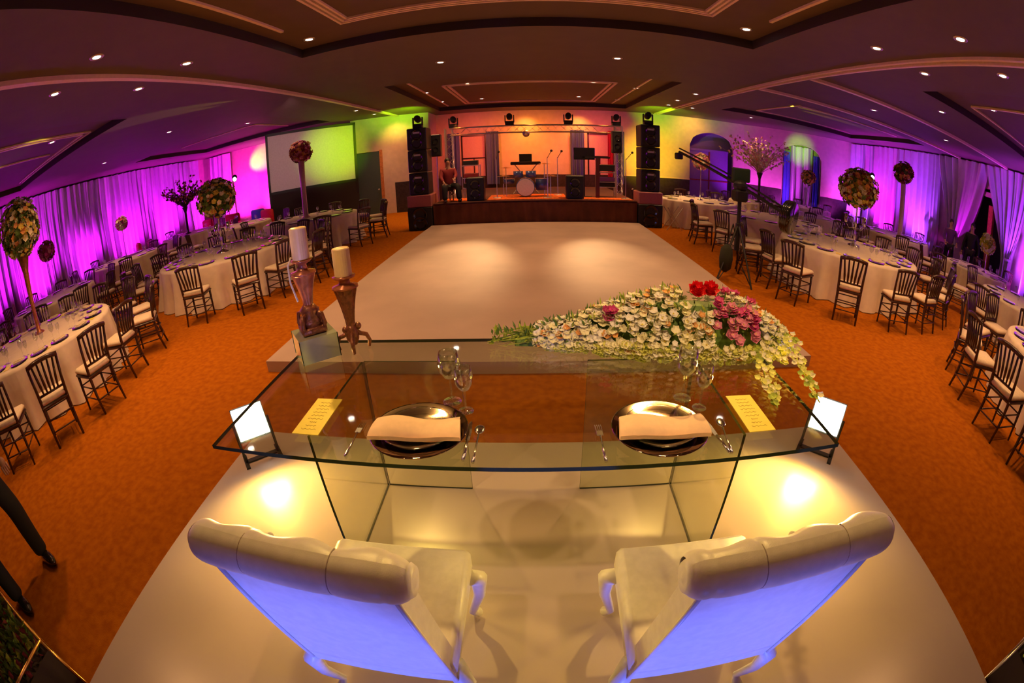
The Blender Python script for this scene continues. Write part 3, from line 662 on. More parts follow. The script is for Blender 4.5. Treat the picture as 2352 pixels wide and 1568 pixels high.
def candelabra(loc, label, seed, mats, rad, h):
    t = thing('crystal_centrepiece', label, 'centrepiece', loc)
    MB().lathe([(0.14,0),(0.13,0.02),(0.03,0.05),(0.02,0.12),(0.035,0.2),(0.02,0.28),(0.018,h*0.5),(0.04,h*0.55),(0.018,h*0.6),(0.02,h*0.95),(0.10,h),(0.0,h)], n=16, cap=False).build('stem', SILVER, t, True)
    for k in range(5):
        a = 2*PI*k/5; c, s = math.cos(a), math.sin(a)
        MB().tube([(0,0,h*0.45),(0.14*c,0.14*s,h*0.40),(0.22*c,0.22*s,h*0.52)], 0.008, 6).lathe([(0.03,0),(0.035,0.02),(0.035,0.16),(0.03,0.16)], (0.22*c,0.22*s,h*0.52), 10, cap=False).build('arm', GLASSM if k % 2 else SILVER, t, True)
    o = flower_ball(rad, 620, seed, mats, 0.05, (1.0,1.0,0.9)).build('blossoms', mats, t); o.location = (0,0,h+rad*0.7)
    return t
candelabra((-5.9, 7.05, ZT), 'silver candelabra centrepiece with yellow, orange and green flowers on the left dance floor table', 4, [P_YEL, P_ORG, GREEN, P_WHITE, GREEN], 0.42, 0.78)
candelabra((6.2, 7.0, ZT), 'silver candelabra centrepiece with cream and plum flowers on the large front right table', 5, [P_WHITE, P_ORG, GREEN, P_DRED, P_YEL], 0.44, 0.82)
for k, (loc, lab, mats, r, h) in enumerate([
  ((5.05, 13.1, ZT), 'slim white stand with orange and cream roses before the purple arch', [P_WHITE, P_ORG, P_PINK], 0.27, 1.0),
  ((10.6, 15.2, ZT), 'slim stand with yellow and orange flowers in front of the green-lit arch', [P_YEL, P_ORG, GREEN], 0.32, 0.95),
  ((-11.55, 5.75, ZT), 'small stand with dark pink flowers against the left magenta drapes', [P_DRED, P_PINK, P_MAG], 0.27, 0.95),
  ((-12.35, 9.4, ZT), 'small stand with bright pink flowers before the middle of the left drapes', [P_PINK, P_MAG, P_WHITE2], 0.22, 0.95),
  ((11.3, 6.55, ZT), 'glass stand with pale green and white flowers beside the draped opening', [P_WHITE2, GREEN2, P_YEL], 0.26, 0.55),
  ((9.5, 3.9, ZT), 'small stand with plum flowers on the table at the right picture edge', [P_DRED, P_MAG, GREEN], 0.25, 0.9)]):
    t = thing('flower_stand', lab, 'centrepiece', loc)
    MB().lathe([(0.09,0),(0.09,0.012),(0.015,0.04),(0.012,h*0.9),(0.08,h)], n=12, cap=False).build('stem', SILVER, t, True)
    o = flower_ball(r, 160, 20+k, mats, 0.06).build('blossoms', mats, t); o.location = (0,0,h+r*0.7)
def branches(loc, label, seed, n, h0, spread, mb_, mp, lean=0.0):
    rnd = random.Random(seed); t = thing('branch_centrepiece', label, 'centrepiece', loc)
    MB().lathe([(0.14,0),(0.13,0.03),(0.05,0.06),(0.045,h0*0.8),(0.12,h0),(0.10,h0)], n=14, cap=False).build('vase', STEMM, t, True)
    m = MB(); f = MB()
    for i in range(n):
        a = rnd.random()*2*PI; el = rnd.uniform(0.15, 1.0); L = rnd.uniform(0.75, 1.15)
        p = Vector((0,0,h0-0.05)); d = Vector((math.cos(a)*el, math.sin(a)*el, 1.0)).normalized(); pts = [p]
        for k in range(5):
            d = (d+Vector((math.cos(a)*0.12, math.sin(a)*0.12, -0.02))+Vector((rnd.uniform(-.15,.15), rnd.uniform(-.15,.15), 0))).normalized(); pts.append(pts[-1]+d*L*spread/5)
        m.tube(pts, [0.014,0.012,0.010,0.008,0.006,0.003], 4)
        for q in pts[2:]:
            for _ in range(3):
                f.cur = rnd.randrange(len(mp)); f.flower(q+Vector([rnd.uniform(-.05,.05) for _ in range(3)]), Vector([rnd.uniform(-1,1) for _ in range(3)])+Vector((0,0,.3)), 0.045, rnd, 4, 0.3)
    m.build('branch', mb_, t); tag(f.build('blossoms', mp, t), kind='stuff'); return t
branches((7.9, 14.5, ZT), 'wide spray of pale blossoming branches on a dark vase between the two arches', 7, 75, 1.05, 1.5, mat('pale_branch', (0.55, 0.40, 0.30), 0.7), [P_WHITE2, P_PINK, P_WHITE])
branches((-12.2, 12.6, ZT), 'dark spiky branch spray on a slim vase before the far left drapes', 8, 60, 1.0, 1.15, STEMM, [P_DRED, STEMM, P_ORG])
branches((12.0, 4.3, 0.0), 'dark leafy branch spray by the right drapes at the picture edge', 9, 34, 1.5, 1.2, STEMM, [P_DRED, GREEN, P_MAG])

# lounge armchairs at the far left
def armchair(loc, rz, mt, label):
    t = thing('lounge_armchair', label, 'armchair', loc, rz)
    MB().cbox((0,0,0.3), (0.75,0.7,0.3), bev=0.06).build('seat', mt, t, True)
    MB().cbox((0,-0.32,0.62), (0.75,0.16,0.72), bev=0.06).build('backrest', mt, t, True)
    for sx in (-1,1): MB().cbox((sx*0.36,0,0.42), (0.12,0.66,0.42), bev=0.04).build('armrest', mt, t, True)
    for sx in (-1,1):
        for sy in (-1,1): MB().tube([(sx*0.3,sy*0.28,0),(sx*0.3,sy*0.28,0.16)], 0.02, 6).build('leg', WOOD, t)
for loc, rz, mt, lab in [((-13.9, 10.9, 0), 2.6, REDF, 'pinkish red lounge armchair against the left drapes'),
   ((-13.2, 14.6, 0), 2.9, REDF, 'red lounge armchair left of the red pair'), ((-12.1, 15.2, 0), 3.3, REDF, 'red lounge armchair right of the red pair'),
   ((-10.6, 14.9, 0), 3.0, BLUEF, 'blue lounge armchair beside the bright red one'), ((-9.6, 14.0, 0), 2.8, REDF, 'bright red lounge armchair nearest the white screen')]: armchair(loc, rz, mt, lab)

# projection screen, turned towards the room
A, B = Vector((-9.5, 14.6)), Vector((-6.6, 16.6)); d = (B-A).normalized(); n = Vector((d.y, -d.x)); L = (B-A).length
t = thing('projection_screen', 'large white projection screen in black frame lit green and pink, far left', 'screen')
def onl(s, off): p = A+d*s+n*off; return (p.x, p.y)
MB().prism([onl(0.06,0.0), onl(L-0.06,0.0), onl(L-0.06,-0.02), onl(0.06,-0.02)], 1.52, 3.70).build('screen_surface', SCREENM, t)
m = MB()
for s0, s1, z0, z1 in ((0,0.09,1.0,3.78), (L-0.09,L,1.0,3.78), (0,L,3.68,3.78), (0,L,1.44,1.54)): m.prism([onl(s0,0.04), onl(s1,0.04), onl(s1,-0.04), onl(s0,-0.04)], z0, z1)
m.build('frame', BLACK, t)
MB().prism([onl(0,0.03), onl(L,0.03), onl(L,-0.03), onl(0,-0.03)], 0.0, 1.45).build('skirt', mat('dark_skirt', (0.03,0.02,0.02), 0.9), t)

# ------------------------------------------------------------------ stage and band gear
t = thing('stage', 'low dark brown skirted band stage at the far end', 'stage', (0,0,0))
MB().box((-2.68, 12.1, 0.62), (2.82, 17.6, 0.70)).build('deck', STAGETOP, t)
def skf(u, v):
    x = -2.68+5.50*u; return (x, 12.06+0.02*math.sin(u*120), 0.66-0.65*v)
MB().grid(skf, 240, 2).build('skirt', STAGEM, t, True)
MB().box((-2.68,12.12,0),(2.82,17.6,0.62)).build('platform_frame', BLACK, t)
for k, (x0, x1, y0, y1, lab) in enumerate([(-2.5,-1.75,12.5,13.3,'orange rug on the stage under the seated musician'), (-1.25,0.95,12.35,14.0,'wide orange rug on the stage under the drum kit'), (1.35,2.75,12.3,12.9,'orange rug on the stage beside the right equipment rack')]):
    tag(MB().box((x0,y0,0.70),(x1,y1,0.715)).build('stage_rug', RUG), lab, 'rug')
def speaker(name, x0, x1, y0, y1, z0, z1, lab, par=None, badges=True, red=False, cat='speaker'):
    t = thing(name, lab, cat, ((x0+x1)/2, (y0+y1)/2, z0)); w, dp, h = x1-x0, y1-y0, z1-z0
    MB().cbox((0,0,h/2), (w,dp,h), bev=0.02).build('cabinet', BLACK, t)
    gr_ = MB().box((-w/2+0.04,-dp/2-0.012,0.05),(w/2-0.04,-dp/2+0.01,h-0.06)).build('grille', GRILL, t)
    if badges: MB().box((-0.09,-dp/2-0.018,h-0.16),(0.09,-dp/2-0.010,h-0.11)).build('badge', mat('badge_grey',(0.6,0.58,0.58),0.4), gr_)
    if h > 0.5:
        for q in (0.3, 0.68): MB().lathe([(w*0.28,0),(w*0.30,0.02),(w*0.26,0.012),(0.05,-0.02)], (0,-dp/2-0.012,h*q), 20, cap=False, axis=(0,-1,0)).build('driver', BLACKG, gr_, True)
    return t
for sx, nm_ in ((-3.05, 'left'), (3.19, 'right')):
    speaker('subwoofer', sx-0.345, sx+0.345, 12.0, 12.8, 0.0, 0.64, 'black subwoofer box on the floor under the %s speaker tower' % nm_, badges=False)
    tt = tag(MB().cbox((0,0,0.17), (0.68,0.7,0.34), bev=0.02).build('flight_case', mat('rose_case',(0.45,0.16,0.15),0.5)), 'reddish flight case between the %s tower and its floor box' % nm_, 'case'); tt.location = (sx, 12.38, 0.64)
    z = 0.985
    for k in range(3):
        speaker('tower_speaker', sx-0.27, sx+0.27, 12.1, 12.7, z, z+0.615, 'black loudspeaker of the %s tower, %s in its stack' % (nm_, ('lowest','middle','topmost')[k])); z += 0.63
def moving_head(loc, lab, glow=False, col=BLACK):
    t = thing('moving_head_light', lab, 'stage light', loc)
    MB().cbox((0,0,0.05), (0.26,0.22,0.10), bev=0.015).build('base', col, t)
    m = MB()
    for sx in (-1,1): m.cbox((sx*0.13,0,0.20), (0.03,0.10,0.24), bev=0.008)
    m.cbox((0,0,0.115), (0.29,0.10,0.03), bev=0.008); m.build('yoke', col, t)
    m = MB().lathe([(0.05,-0.10),(0.09,-0.08),(0.095,0.05),(0.085,0.10),(0.07,0.10)], (0,0,0.27), 16, axis=(0,-0.9,0.25)); hd_ = m.build('head', col, t, True)
    MB().lathe([(0.0,0.0),(0.068,0.0)], (0,-0.095,0.297), 14, cap=False, axis=(0,-0.9,0.25)).build('lens', HEADE if glow else BLACKG, hd_)
    return t
moving_head((-3.07, 12.4, 2.87), 'black moving head light on top of the left speaker tower')
moving_head((3.2, 12.4, 2.87), 'black moving head light on top of the right speaker tower')
# overhead truss with four heads
t = thing('lighting_truss', 'silver box truss spanning above the band on two uprights', 'truss')
def truss(m, a, b, w=0.22, n=12):
    a = Vector(a); b = Vector(b); d = (b-a).normalized(); u = Vector((0,0,1)) if abs(d.z) < 0.9 else Vector((1,0,0)); s = d.cross(u).normalized(); u = s.cross(d)
    cs = [(s*i+u*j)*w/2 for i in (-1,1) for j in (-1,1)]
    for c in cs: m.tube([a+c, b+c], 0.016, 6)
    for k in range(n):
        p = a+(b-a)*k/n; q = a+(b-a)*(k+1)/n
        for c1, c2 in ((cs[0],cs[1]),(cs[1],cs[3]),(cs[3],cs[2]),(cs[2],cs[0])): m.tube([p+c1, q+c2], 0.008, 4)
m = MB(); truss(m, (-2.45,14,2.78), (2.75,14,2.78), n=22); m.build('crossbeam', ALU, t)
for x in (-2.5, 2.66):
    m = MB(); truss(m, (x,14,0.70), (x,14,2.9), n=9); m.build('upright', ALU, t)
for k, (x, g) in enumerate(((-2.35, True), (-0.64, True), (1.13, True), (2.6, True))):
    moving_head((x, 14.0, 2.905), 'stage light on the band truss, %s from the left' % ('first','second','third','fourth')[k], g)
for k, x in enumerate((-0.15,)):
    o = tag(MB().lathe([(0.09,-0.1),(0.11,0.0),(0.10,0.06)], (0,0,0), 14, axis=(0,-1,-0.5)).build('par_can', ALU, smooth=True), 'small silver par can hung under the middle of the truss', 'stage light'); o.location = (x, 13.85, 2.62)
for x, lab in ((-2.7, 'left'), (2.42, 'right')):
    t = speaker('monitor_speaker', x-0.14, x+0.14, 12.9, 13.15, 2.02, 2.68, 'black monitor speaker on a pole inside the %s tower' % lab, badges=False)
    MB().tube([(0,0.0,-1.32),(0,0.0,0.02)], 0.018, 8).build('pole', ALU, t)
dR = (RB-RA).normalized()
for s0, s1, mt, lab in ((1.82, 2.15, mat('royal_curtain', (0.10, 0.18, 0.70), 0.7), 'royal blue curtain at the left of the green-lit arch'), (2.18, 3.22, mat('sheer_panel', (0.85, 0.75, 0.85), 0.6), 'pale sheer curtain filling the green-lit arch'), (3.25, 3.55, mat('royal_curtain', (0.10, 0.18, 0.70), 0.7), 'royal blue curtain at the right of the green-lit arch')):
    p_, q_ = RA+dR*s0+Vector((0.14, 0.26)), RA+dR*s1+Vector((0.14, 0.26)); o = drape('arch_curtain', tuple(p_), tuple(q_), 0.02, 3.25 if mt.name == 'sheer_panel' else 2.95, lab, int(s0*100)); o.data.materials[0] = mt
# curtains at stage windows
for x0, x1, mt, lab in ((-3.35,-2.88,BLUEC,'dark blue curtain left of the left stage window'), (-1.8,-1.3,BLUEC,'dark blue curtain right of the left stage window'), (1.55,2.1,BLUEC,'blue curtain left of the right stage window'), (3.05,3.3,REDC,'crimson curtain edging the right stage window'), (3.32,3.75,BLUEC,'dark curtain right of the right stage window')):
    o = drape('window_curtain', (x0, 18.42), (x1, 18.42), 0.8, 3.0, lab, int(x0*100)+900); o.data.materials[0] = mt
# drum kit
t = thing('drum_kit', 'silver blue drum kit with cymbals at the stage centre', 'drums', (-0.2, 13.2, 0.715))
def drum(m_, c, r, h, axis=(0,0,1)): return MB().lathe([(r*0.9,-h/2),(r,-h/2),(r,h/2),(r*0.9,h/2)], c, 20, axis=axis)
drum(0, (0,0,0.28), 0.27, 0.4, (0,1,0)).build('bass_drum', DRUMB, t, True)
MB().lathe([(0,0),(0.25,0.0)], (0,-0.205,0.28), 20, cap=False, axis=(0,-1,0)).build('drum_head', SHIRT, t)
for c, r, h in (((-0.2,0.0,0.66),0.14,0.18), ((0.16,0.0,0.66),0.15,0.19), ((0.48,0.15,0.35),0.20,0.34), ((-0.48,0.2,0.45),0.17,0.14)): drum(0, c, r, h).build('tom', DRUMB, t, True)
for c in ((-0.55,0.0,0.85), (0.55,0.05,0.95), (0.72,-0.15,0.6), (-0.65,0.35,0.6)):
    MB().lathe([(0.19,0.0),(0.05,0.02),(0.0,0.035)], c, 20, cap=False).build('cymbal', GOLD, t, True); MB().tube([(c[0],c[1],0),(c[0],c[1],c[2]+0.04)], 0.01, 6).build('stand', ALU, t)
for x, lab, z in ((-1.55,'black stage monitor wedge left of the drum kit',0.7), (1.15,'black speaker cabinet right of the drum kit',0.7)):
    speaker('stage_speaker', x-0.24, x+0.24, 12.35, 12.75, z, z+0.66, lab, badges=False)
# keyboards / racks / stands
def rack(loc, lab, w, h, items):
    t = thing('equipment_rack', lab, 'rack', loc); m = MB()
    for sx in (-1,1):
        for sy in (-1,1): m.tube([(sx*w/2,sy*0.2,0),(sx*w/2,sy*0.2,h)], 0.014, 6)
    for z in (0.3, h*0.6, h-0.02): m.box((-w/2,-0.2,z-0.01),(w/2,0.2,z+0.01))
    m.build('frame', ALU, t)
    for z, hh, mt in items: MB().cbox((0,0,z+hh/2), (w*0.86,0.34,hh), bev=0.01).build('unit', mt, t)
rack((-1.8, 13.6, 0.7), 'silver stand with maroon and black gear before the left stage window', 0.5, 1.0, [(0.31,0.14,BLACK),(0.62,0.12,mat('maroon_gear',(0.3,0.03,0.04),0.5)),(1.0,0.14,BLACK)])
rack((2.15, 13.3, 0.7), 'rack of dark mixing gear at the right of the stage', 0.55, 0.75, [(0.31,0.12,BLACK),(0.47,0.12,PURP),(0.77,0.2,BLACK)])
t = thing('keyboard_stand', 'keyboard console with laptop standing behind the drum kit', 'keyboard', (-0.2, 14.6, 0.7))
MB().cbox((0,0,0.98), (0.95,0.35,0.10), bev=0.02).build('keyboard', BLACK, t); MB().box((-0.2,0.05,1.03),(0.2,0.08,1.28)).build('laptop', BLACKG, t)
m = MB()
for sx in (-1,1): m.tube([(sx*0.4,-0.15,0),(-sx*0.35,0.1,0.93)], 0.014, 6)
m.build('stand', ALU, t)
t = thing('stage_display', 'flat black display on a stand left of the lectern-like post', 'display', (1.5, 13.2, 0.7))
MB().cbox((0,0,1.28), (0.62,0.06,0.36), bev=0.01).build('panel', BLACKG, t); MB().tube([(0,0.03,0),(0,0.03,1.15)], 0.02, 8).box((-0.2,-0.15,0),(0.2,0.2,0.02)).build('stand', BLACK, t)
t = thing('column_stand', 'tall dark red column stand with crossbar at the right of the stage', 'stand', (1.83, 12.8, 0.7))
MB().box((-0.05,-0.05,0),(0.05,0.05,1.15)).build('post', mat('dark_maroon',(0.09,0.01,0.015),0.5), t); MB().box((-0.35,-0.04,1.15),(0.35,0.04,1.2)).build('crossbar', BLACK, t)
for k, (x, y) in enumerate(((0.42, 12.7), (-1.0, 12.9), (2.6, 12.6), (0.75, 13.6))):
    t = thing('microphone_stand', 'thin microphone stand on the stage, %s' % ('right of the drum kit','left of the drum kit','beside the right speaker tower','behind the right rug')[k], 'microphone', (x, y, 0.716))
    MB().lathe([(0.13,0),(0.12,0.015),(0.012,0.02),(0.010,1.15)], n=10).build('pole', ALU, t); MB().tube([(0,0,1.12),(0.1,-0.35,1.32)], 0.008, 6).build('boom', BLACK, t); MB().ball((0.105,-0.37,1.33), 0.035, 8, 6).build('microphone', GRILL, t, True)
# folding stand legs right of the stage
t = thing('folding_stand', 'silver folding X-leg stand on the carpet beside the right speaker tower', 'stand', (3.8, 11.9, 0))
for sy in (-0.2, 0.2): MB().tube([(-0.22,sy,0),(0.22,sy,0.62)], 0.013, 6).tube([(0.22,sy,0),(-0.22,sy,0.62)], 0.013, 6).build('leg', ALU, t)
# party light poles left and right
def light_tree(loc, lab, h, glow=True):
    t = thing('light_tree', lab, 'stage light', loc)
    for k in range(3): a = 2*PI*k/3; MB().tube([(0,0,0.5),(0.4*math.cos(a),0.4*math.sin(a),0.0)], 0.013, 6).build('leg', BLACK, t)
    MB().tube([(0,0,0.3),(0,0,h)], 0.02, 8).build('pole', BLACK, t); MB().tube([(-0.55,0,h),(0.55,0,h)], 0.02, 8).build('crossbar', ALU, t)
    for sx in (-1,1):
        q = MB().lathe([(0.08,-0.12),(0.12,0.0),(0.11,0.10)], (sx*0.5,0,h+0.18), 14, axis=(-loc[0]*0.5,-loc[1]*0.5,-1)).build('lamp_head', BLACK, t, True)
        MB().lathe([(0.0,0.0),(0.085,0.0)], (sx*0.5-loc[0]*0.006,-loc[1]*0.007,h+0.10), 12, cap=False, axis=(-loc[0]*0.5,-loc[1]*0.5,-1)).build('lens', HEADE, q)
light_tree((-12.6, 15.9, 0), 'black light tree with glowing heads before the pink-lit wall', 2.3)
light_tree((12.3, 13.6, 0), 'black light tree with two glowing heads before the far right drapes', 2.35)
t = speaker('tripod_speaker', -13.95, -13.6, 16.2, 16.55, 1.7, 2.4, 'dark loudspeaker on a pole at the far left drape corner', badges=False)
MB().tube([(0,0,-1.7),(0,0,0.02)], 0.02, 8).build('pole', BLACK, t)

# ------------------------------------------------------------------ camera crane
t = thing('camera_crane', 'black camera jib crane on tripod at the right of the dance floor', 'camera crane', (3.38, 6.88, 0))
HX = Vector((0,0,1.5)); far = Vector((-0.55, 2.9, 2.75)); far = Vector((0.35-0.0, 4.9, 1.95))
tip = Vector((0.1, 3.6, 2.12)); back = Vector((0.58, -0.62, 1.24))
for k in range(3):
    a = (R(215), R(275), R(60))[k]; e = Vector((math.cos(a)*0.62, math.sin(a)*0.62+0.0, 0.0))
    MB().tube([(0,0,0.95), e], [0.022,0.014], 6).tube([(e.x*1.0,e.y,0.012),(e.x*0.35,e.y*0.35,0.28)], 0.010, 5).build('leg', BLACK, t)
MB().lathe([(0.05,0.5),(0.05,0.95),(0.035,0.96),(0.035,1.32)], n=10).build('column', BLACK, t)
MB().cbox((0,0,1.42), (0.24,0.22,0.20), bev=0.03).ball((0,0,1.58), 0.13, 10, 8, (1,1,0.8)).build('pivot_head', BLACK, t)
m = MB(); m.tube([back, tip], 0.032, 6); m.tube([back+Vector((0,0,0.09)), tip+Vector((0,0,0.09))], 0.018, 6); m.build('boom', BLACK, t)
MB().cbox(tuple(tip+Vector((0,0.05,-0.10))), (0.14,0.26,0.16), bev=0.02).build('camera', BLACK, t)
MB().cbox((0.08,0.15,1.76), (0.34,0.10,0.24), bev=0.02).box((0.06,0.13,1.5),(0.10,0.17,1.66)).build('monitor', mat('dark_green_gear',(0.02,0.05,0.02),0.5), t)
cw = back+Vector((0.02,-0.05,-0.02)); cwm = MB()
for k in range(4): cwm.lathe([(0.26,-0.025),(0.27,0),(0.26,0.025)], tuple(cw+Vector((0.0,0.055*k-0.08,0))), 18, axis=(0.55,-0.75,-0.1))
cwm.build('counterweight', BLACKG, t, True)
t = thing('sandbag', 'dark cloth bag hanging on the crane tripod', 'bag', (3.12, 6.72, 0))
MB().lathe([(0.03,0.16),(0.10,0.22),(0.12,0.38),(0.10,0.55),(0.03,0.62)], n=12).build('pouch', mat('bag_cloth',(0.03,0.035,0.02),0.9), t, True)
MB().tube([(0,0,0.6),(0.12,0.07,0.95),(0.2,0.12,0.75)], 0.012, 5).build('strap', BLACK, t)

# ------------------------------------------------------------------ people (skin-grown bodies)
def skinned(name, chains, mt, parent, sub=2):
    vs, es, rs, idx = [], [], [], {}
    for ch_ in chains:
        prev = None
        for (p, r) in ch_:
            k = tuple(round(c, 4) for c in p)
            if k not in idx: idx[k] = len(vs); vs.append(p); rs.append(r if isinstance(r, tuple) else (r, r))
            if prev is not None and prev != idx[k]: es.append((prev, idx[k]))
            prev = idx[k]
    me = bpy.data.meshes.new(name); me.from_pydata(vs, es, []); ob = bpy.data.objects.new(name, me); COL.objects.link(ob)
    sk = ob.modifiers.new('s', 'SKIN'); sk.use_smooth_shade = True
    for i, sv in enumerate(me.skin_vertices[0].data): sv.radius = rs[i]; sv.use_root = (i == 0)
    ss = ob.modifiers.new('u', 'SUBSURF'); ss.levels = sub; ss.render_levels = sub
    dg = bpy.context.evaluated_depsgraph_get(); nm2 = bpy.data.meshes.new_from_object(ob.evaluated_get(dg))
    bpy.data.objects.remove(ob); o = bpy.data.objects.new(name, nm2); COL.objects.link(o); nm2.materials.clear(); nm2.materials.append(mt)
    for p in nm2.polygons: p.use_smooth = True
    if parent: o.parent = parent
    return o
def person(loc, rz, label, top, legs, hipz=0.93, feet=((-0.12,0.0),(0.12,0.0)), hands=((-0.32,0.05,0.80),(0.32,0.05,0.80)), sit=False, long_hair=False, scale=1.0, knees=None, anz=0.0):
    t = thing('person', label, 'person', loc, rz); t.scale = (scale,)*3
    H = hipz; S = H+0.47; hd = H+0.70
    neck = (0,0.0,S+0.09); head = (0,0.02,hd+0.02)
    sh = [(-0.18,0,S),(0.18,0,S)]; el = []
    for i, sx in enumerate((-1,1)):
        h = hands[i]; mid = ((sh[i][0]+h[0])/2+sx*0.05, (sh[i][1]+h[1])/2-0.05, (S+h[2])/2-0.02); el.append(mid)
    if knees is None: knees = [((feet[i][0])*1.0, feet[i][1]*0.5+0.03, 0.48) for i in range(2)]
    hips = [(-0.09,0,H),(0.09,0,H)]; ank = [(feet[i][0], feet[i][1]-0.02, 0.10+anz) for i in range(2)]
    torso = [((0,0,H), (0.15,0.11)), ((0,0,H+0.18), (0.13,0.10)), ((0,0,H+0.36), (0.16,0.11)), ((0,0,S-0.01), (0.11,0.09)), (neck, 0.055), ((0,0.01,hd-0.06), (0.065,0.07)), (head, (0.078,0.095)), ((0,0.01,hd+0.10), (0.06,0.075))]
    ch_ = [torso]
    for i in range(2):
        ch_.append([((0,0,S-0.01),(0.11,0.09)), (sh[i],0.06), (el[i],0.042), (hands[i],0.028)])
        ch_.append([((0,0,H),(0.15,0.11)), (hips[i],0.095), (knees[i],0.06), (ank[i],0.035)])
    body = skinned('body', ch_, SKIN, t)
    for i in range(2):   # five fingers on each hand
        h = Vector(hands[i]); dr_ = (h-Vector(el[i])).normalized(); sd = dr_.cross(Vector((0,1,0.2))).normalized(); m = MB()
        m.ball(tuple(h+dr_*0.035), 0.036, 8, 6, (0.9,0.9,1.1))
        for k in range(4):
            b0 = h+dr_*0.055+sd*(0.03-0.02*k); L_ = (0.06,0.072,0.068,0.052)[k]; m.tube([b0, b0+dr_*L_*0.55, b0+dr_*L_+Vector((0,0.012,0))], [0.010,0.009,0.007], 6)
        m.tube([h+dr_*0.02+sd*0.03, h+dr_*0.045+sd*0.058, h+dr_*0.075+sd*0.062], [0.011,0.010,0.008], 6); m.build('hand', SKIN, t, True)
    g = [[((0,0,H-0.02),(0.165,0.125)), ((0,0,H+0.18),(0.15,0.115)), ((0,0,H+0.36),(0.18,0.125)), ((0,0,S+0.0),(0.13,0.10)), ((0,0,S+0.05),(0.075,0.075))]]
    for i in range(2): g.append([((0,0,S+0.0),(0.13,0.10)), (sh[i],0.075), (el[i],0.055), (tuple(Vector(el[i])*0.15+Vector(hands[i])*0.85),0.042)])
    skinned('jacket', g, top, t)
    g = []
    for i in range(2): g.append([((0,0,H+0.04),(0.16,0.12)), (hips[i],0.11), (knees[i],0.090), ((ank[i][0],ank[i][1],0.13+anz),0.078), ((ank[i][0],ank[i][1]+0.01,0.055+anz),0.080)])
    skinned('trousers', g, legs, t)
    for i in range(2):
        x, y = feet[i]; m = MB(); m.grid(lambda u, v: (x+(0.045-0.012*abs(2*v-1)+0.008*math.sin(v*PI))*math.cos(2*PI*u), y+0.03+(-0.10+0.20*0.5*(1+math.sin(2*PI*u)))*1.25, anz+0.085*v*(1.0-0.45*0.5*(1+math.sin(2*PI*u)))), 16, 4)
        m.ball((x, y+0.06, 0.048+anz), 0.055, 12, 8, (0.95,2.7,0.85)); m.build('shoe', SHOE, t, True)
    hr = MB().ball((0,-0.012,hd+0.055), 0.098, 14, 10, (0.9,1.05,0.95))
    if long_hair: hr.ball((0,-0.06,hd-0.08), 0.085, 10, 8, (0.9,0.6,1.7))
    hr.build('hair', HAIR, t, True)
    MB().tube([(0,0.10,hd+0.03),(0,0.125,hd-0.0),(0,0.105,hd-0.012)], [0.008,0.014,0.012], 6).build('nose', SKIN, t, True)
    for sx in (-1,1):
        MB().ball((sx*0.083,0.01,hd+0.01), 0.02, 6, 5, (0.4,0.8,1.3)).build('ear', SKIN, t, True)
        MB().ball((sx*0.032,0.098,hd+0.028), 0.010, 6, 5).build('eye', HAIR, t, True)
    MB().tube([(-0.025,0.102,hd-0.042),(0,0.108,hd-0.044),(0.025,0.102,hd-0.042)], 0.004, 5).build('mouth', MAROON, t, True)
    return t
person((-3.46, 0.33, 0), R(-90), 'person in black trousers and polished shoes walking at the lower left edge', SUIT, SUIT, feet=((-0.21,0.10),(0.27,0.20)))
person((12.55, 8.95, 0), R(140), 'person in purple top standing by the tied drape', PURP, SUIT, hands=((-0.22,0.22,1.05),(0.22,0.22,1.05)), long_hair=True)
person((12.9, 8.2, 0), R(110), 'person in dark suit with pale scarf standing in the draped opening', SUIT, SUIT, hands=((-0.3,0.05,0.85),(0.3,0.08,0.85)), scale=1.06)
person((-2.35, 12.75, 0.715-0.52), R(200), 'seated musician in maroon bending over an instrument at the stage left', MAROON, SUIT, hipz=0.92, feet=((-0.2,0.50),(0.2,0.50)), hands=((-0.12,0.34,1.15),(0.18,0.34,1.05)), knees=[(-0.18,0.42,0.96),(0.18,0.42,0.96)], anz=0.52)
t = thing('stool', 'low black stool under the seated musician', 'stool', (-2.35, 12.75, 0.715)); MB().lathe([(0.16,0.36),(0.17,0.38),(0.17,0.42),(0.15,0.43)], n=16).build('seat', BLACK, t, True); MB().tube([(0.12,0,0),(0.1,0,0.37)],0.014,6).tube([(-0.12,0,0),(-0.1,0,0.37)],0.014,6).tube([(0,0.12,0),(0,0.1,0.37)],0.014,6).build('frame', BLACK, t)

# ------------------------------------------------------------------ glass head desk
ZD = 0.95
def gpanel(m, a, b):
    """glass plate: broad faces clear, narrow faces edge material"""
    n0 = len(m.f); m.box(a, b); dims = [abs(b[i]-a[i]) for i in range(3)]; thin = dims.index(min(dims))
    ax = [2, 2, 1, 0, 1, 0]
    for k in range(6): m.mi[n0+k] = 0 if ax[k] == thin else 1
t = thing('glass_desk', 'clear glass head desk with green edges standing on the white platform', 'desk')
m = MB(); gpanel(m, (-1.27, 1.12, 0.933), (1.17, 2.17, ZD)); m.build('tabletop', [DESKG, EDGEG], t)
for x in (-0.865, 0.79):
    m = MB(); gpanel(m, (x-0.006, 1.27, 0.121), (x+0.006, 1.93, 0.932)); m.build('side_panel', [DESKG, EDGEG], t)
for x0, x1 in ((-0.858, -0.36), (0.25, 0.783)):
    m = MB(); gpanel(m, (x0, 1.93, 0.121), (x1, 1.942, 0.932)); m.build('back_panel', [DESKG, EDGEG], t)
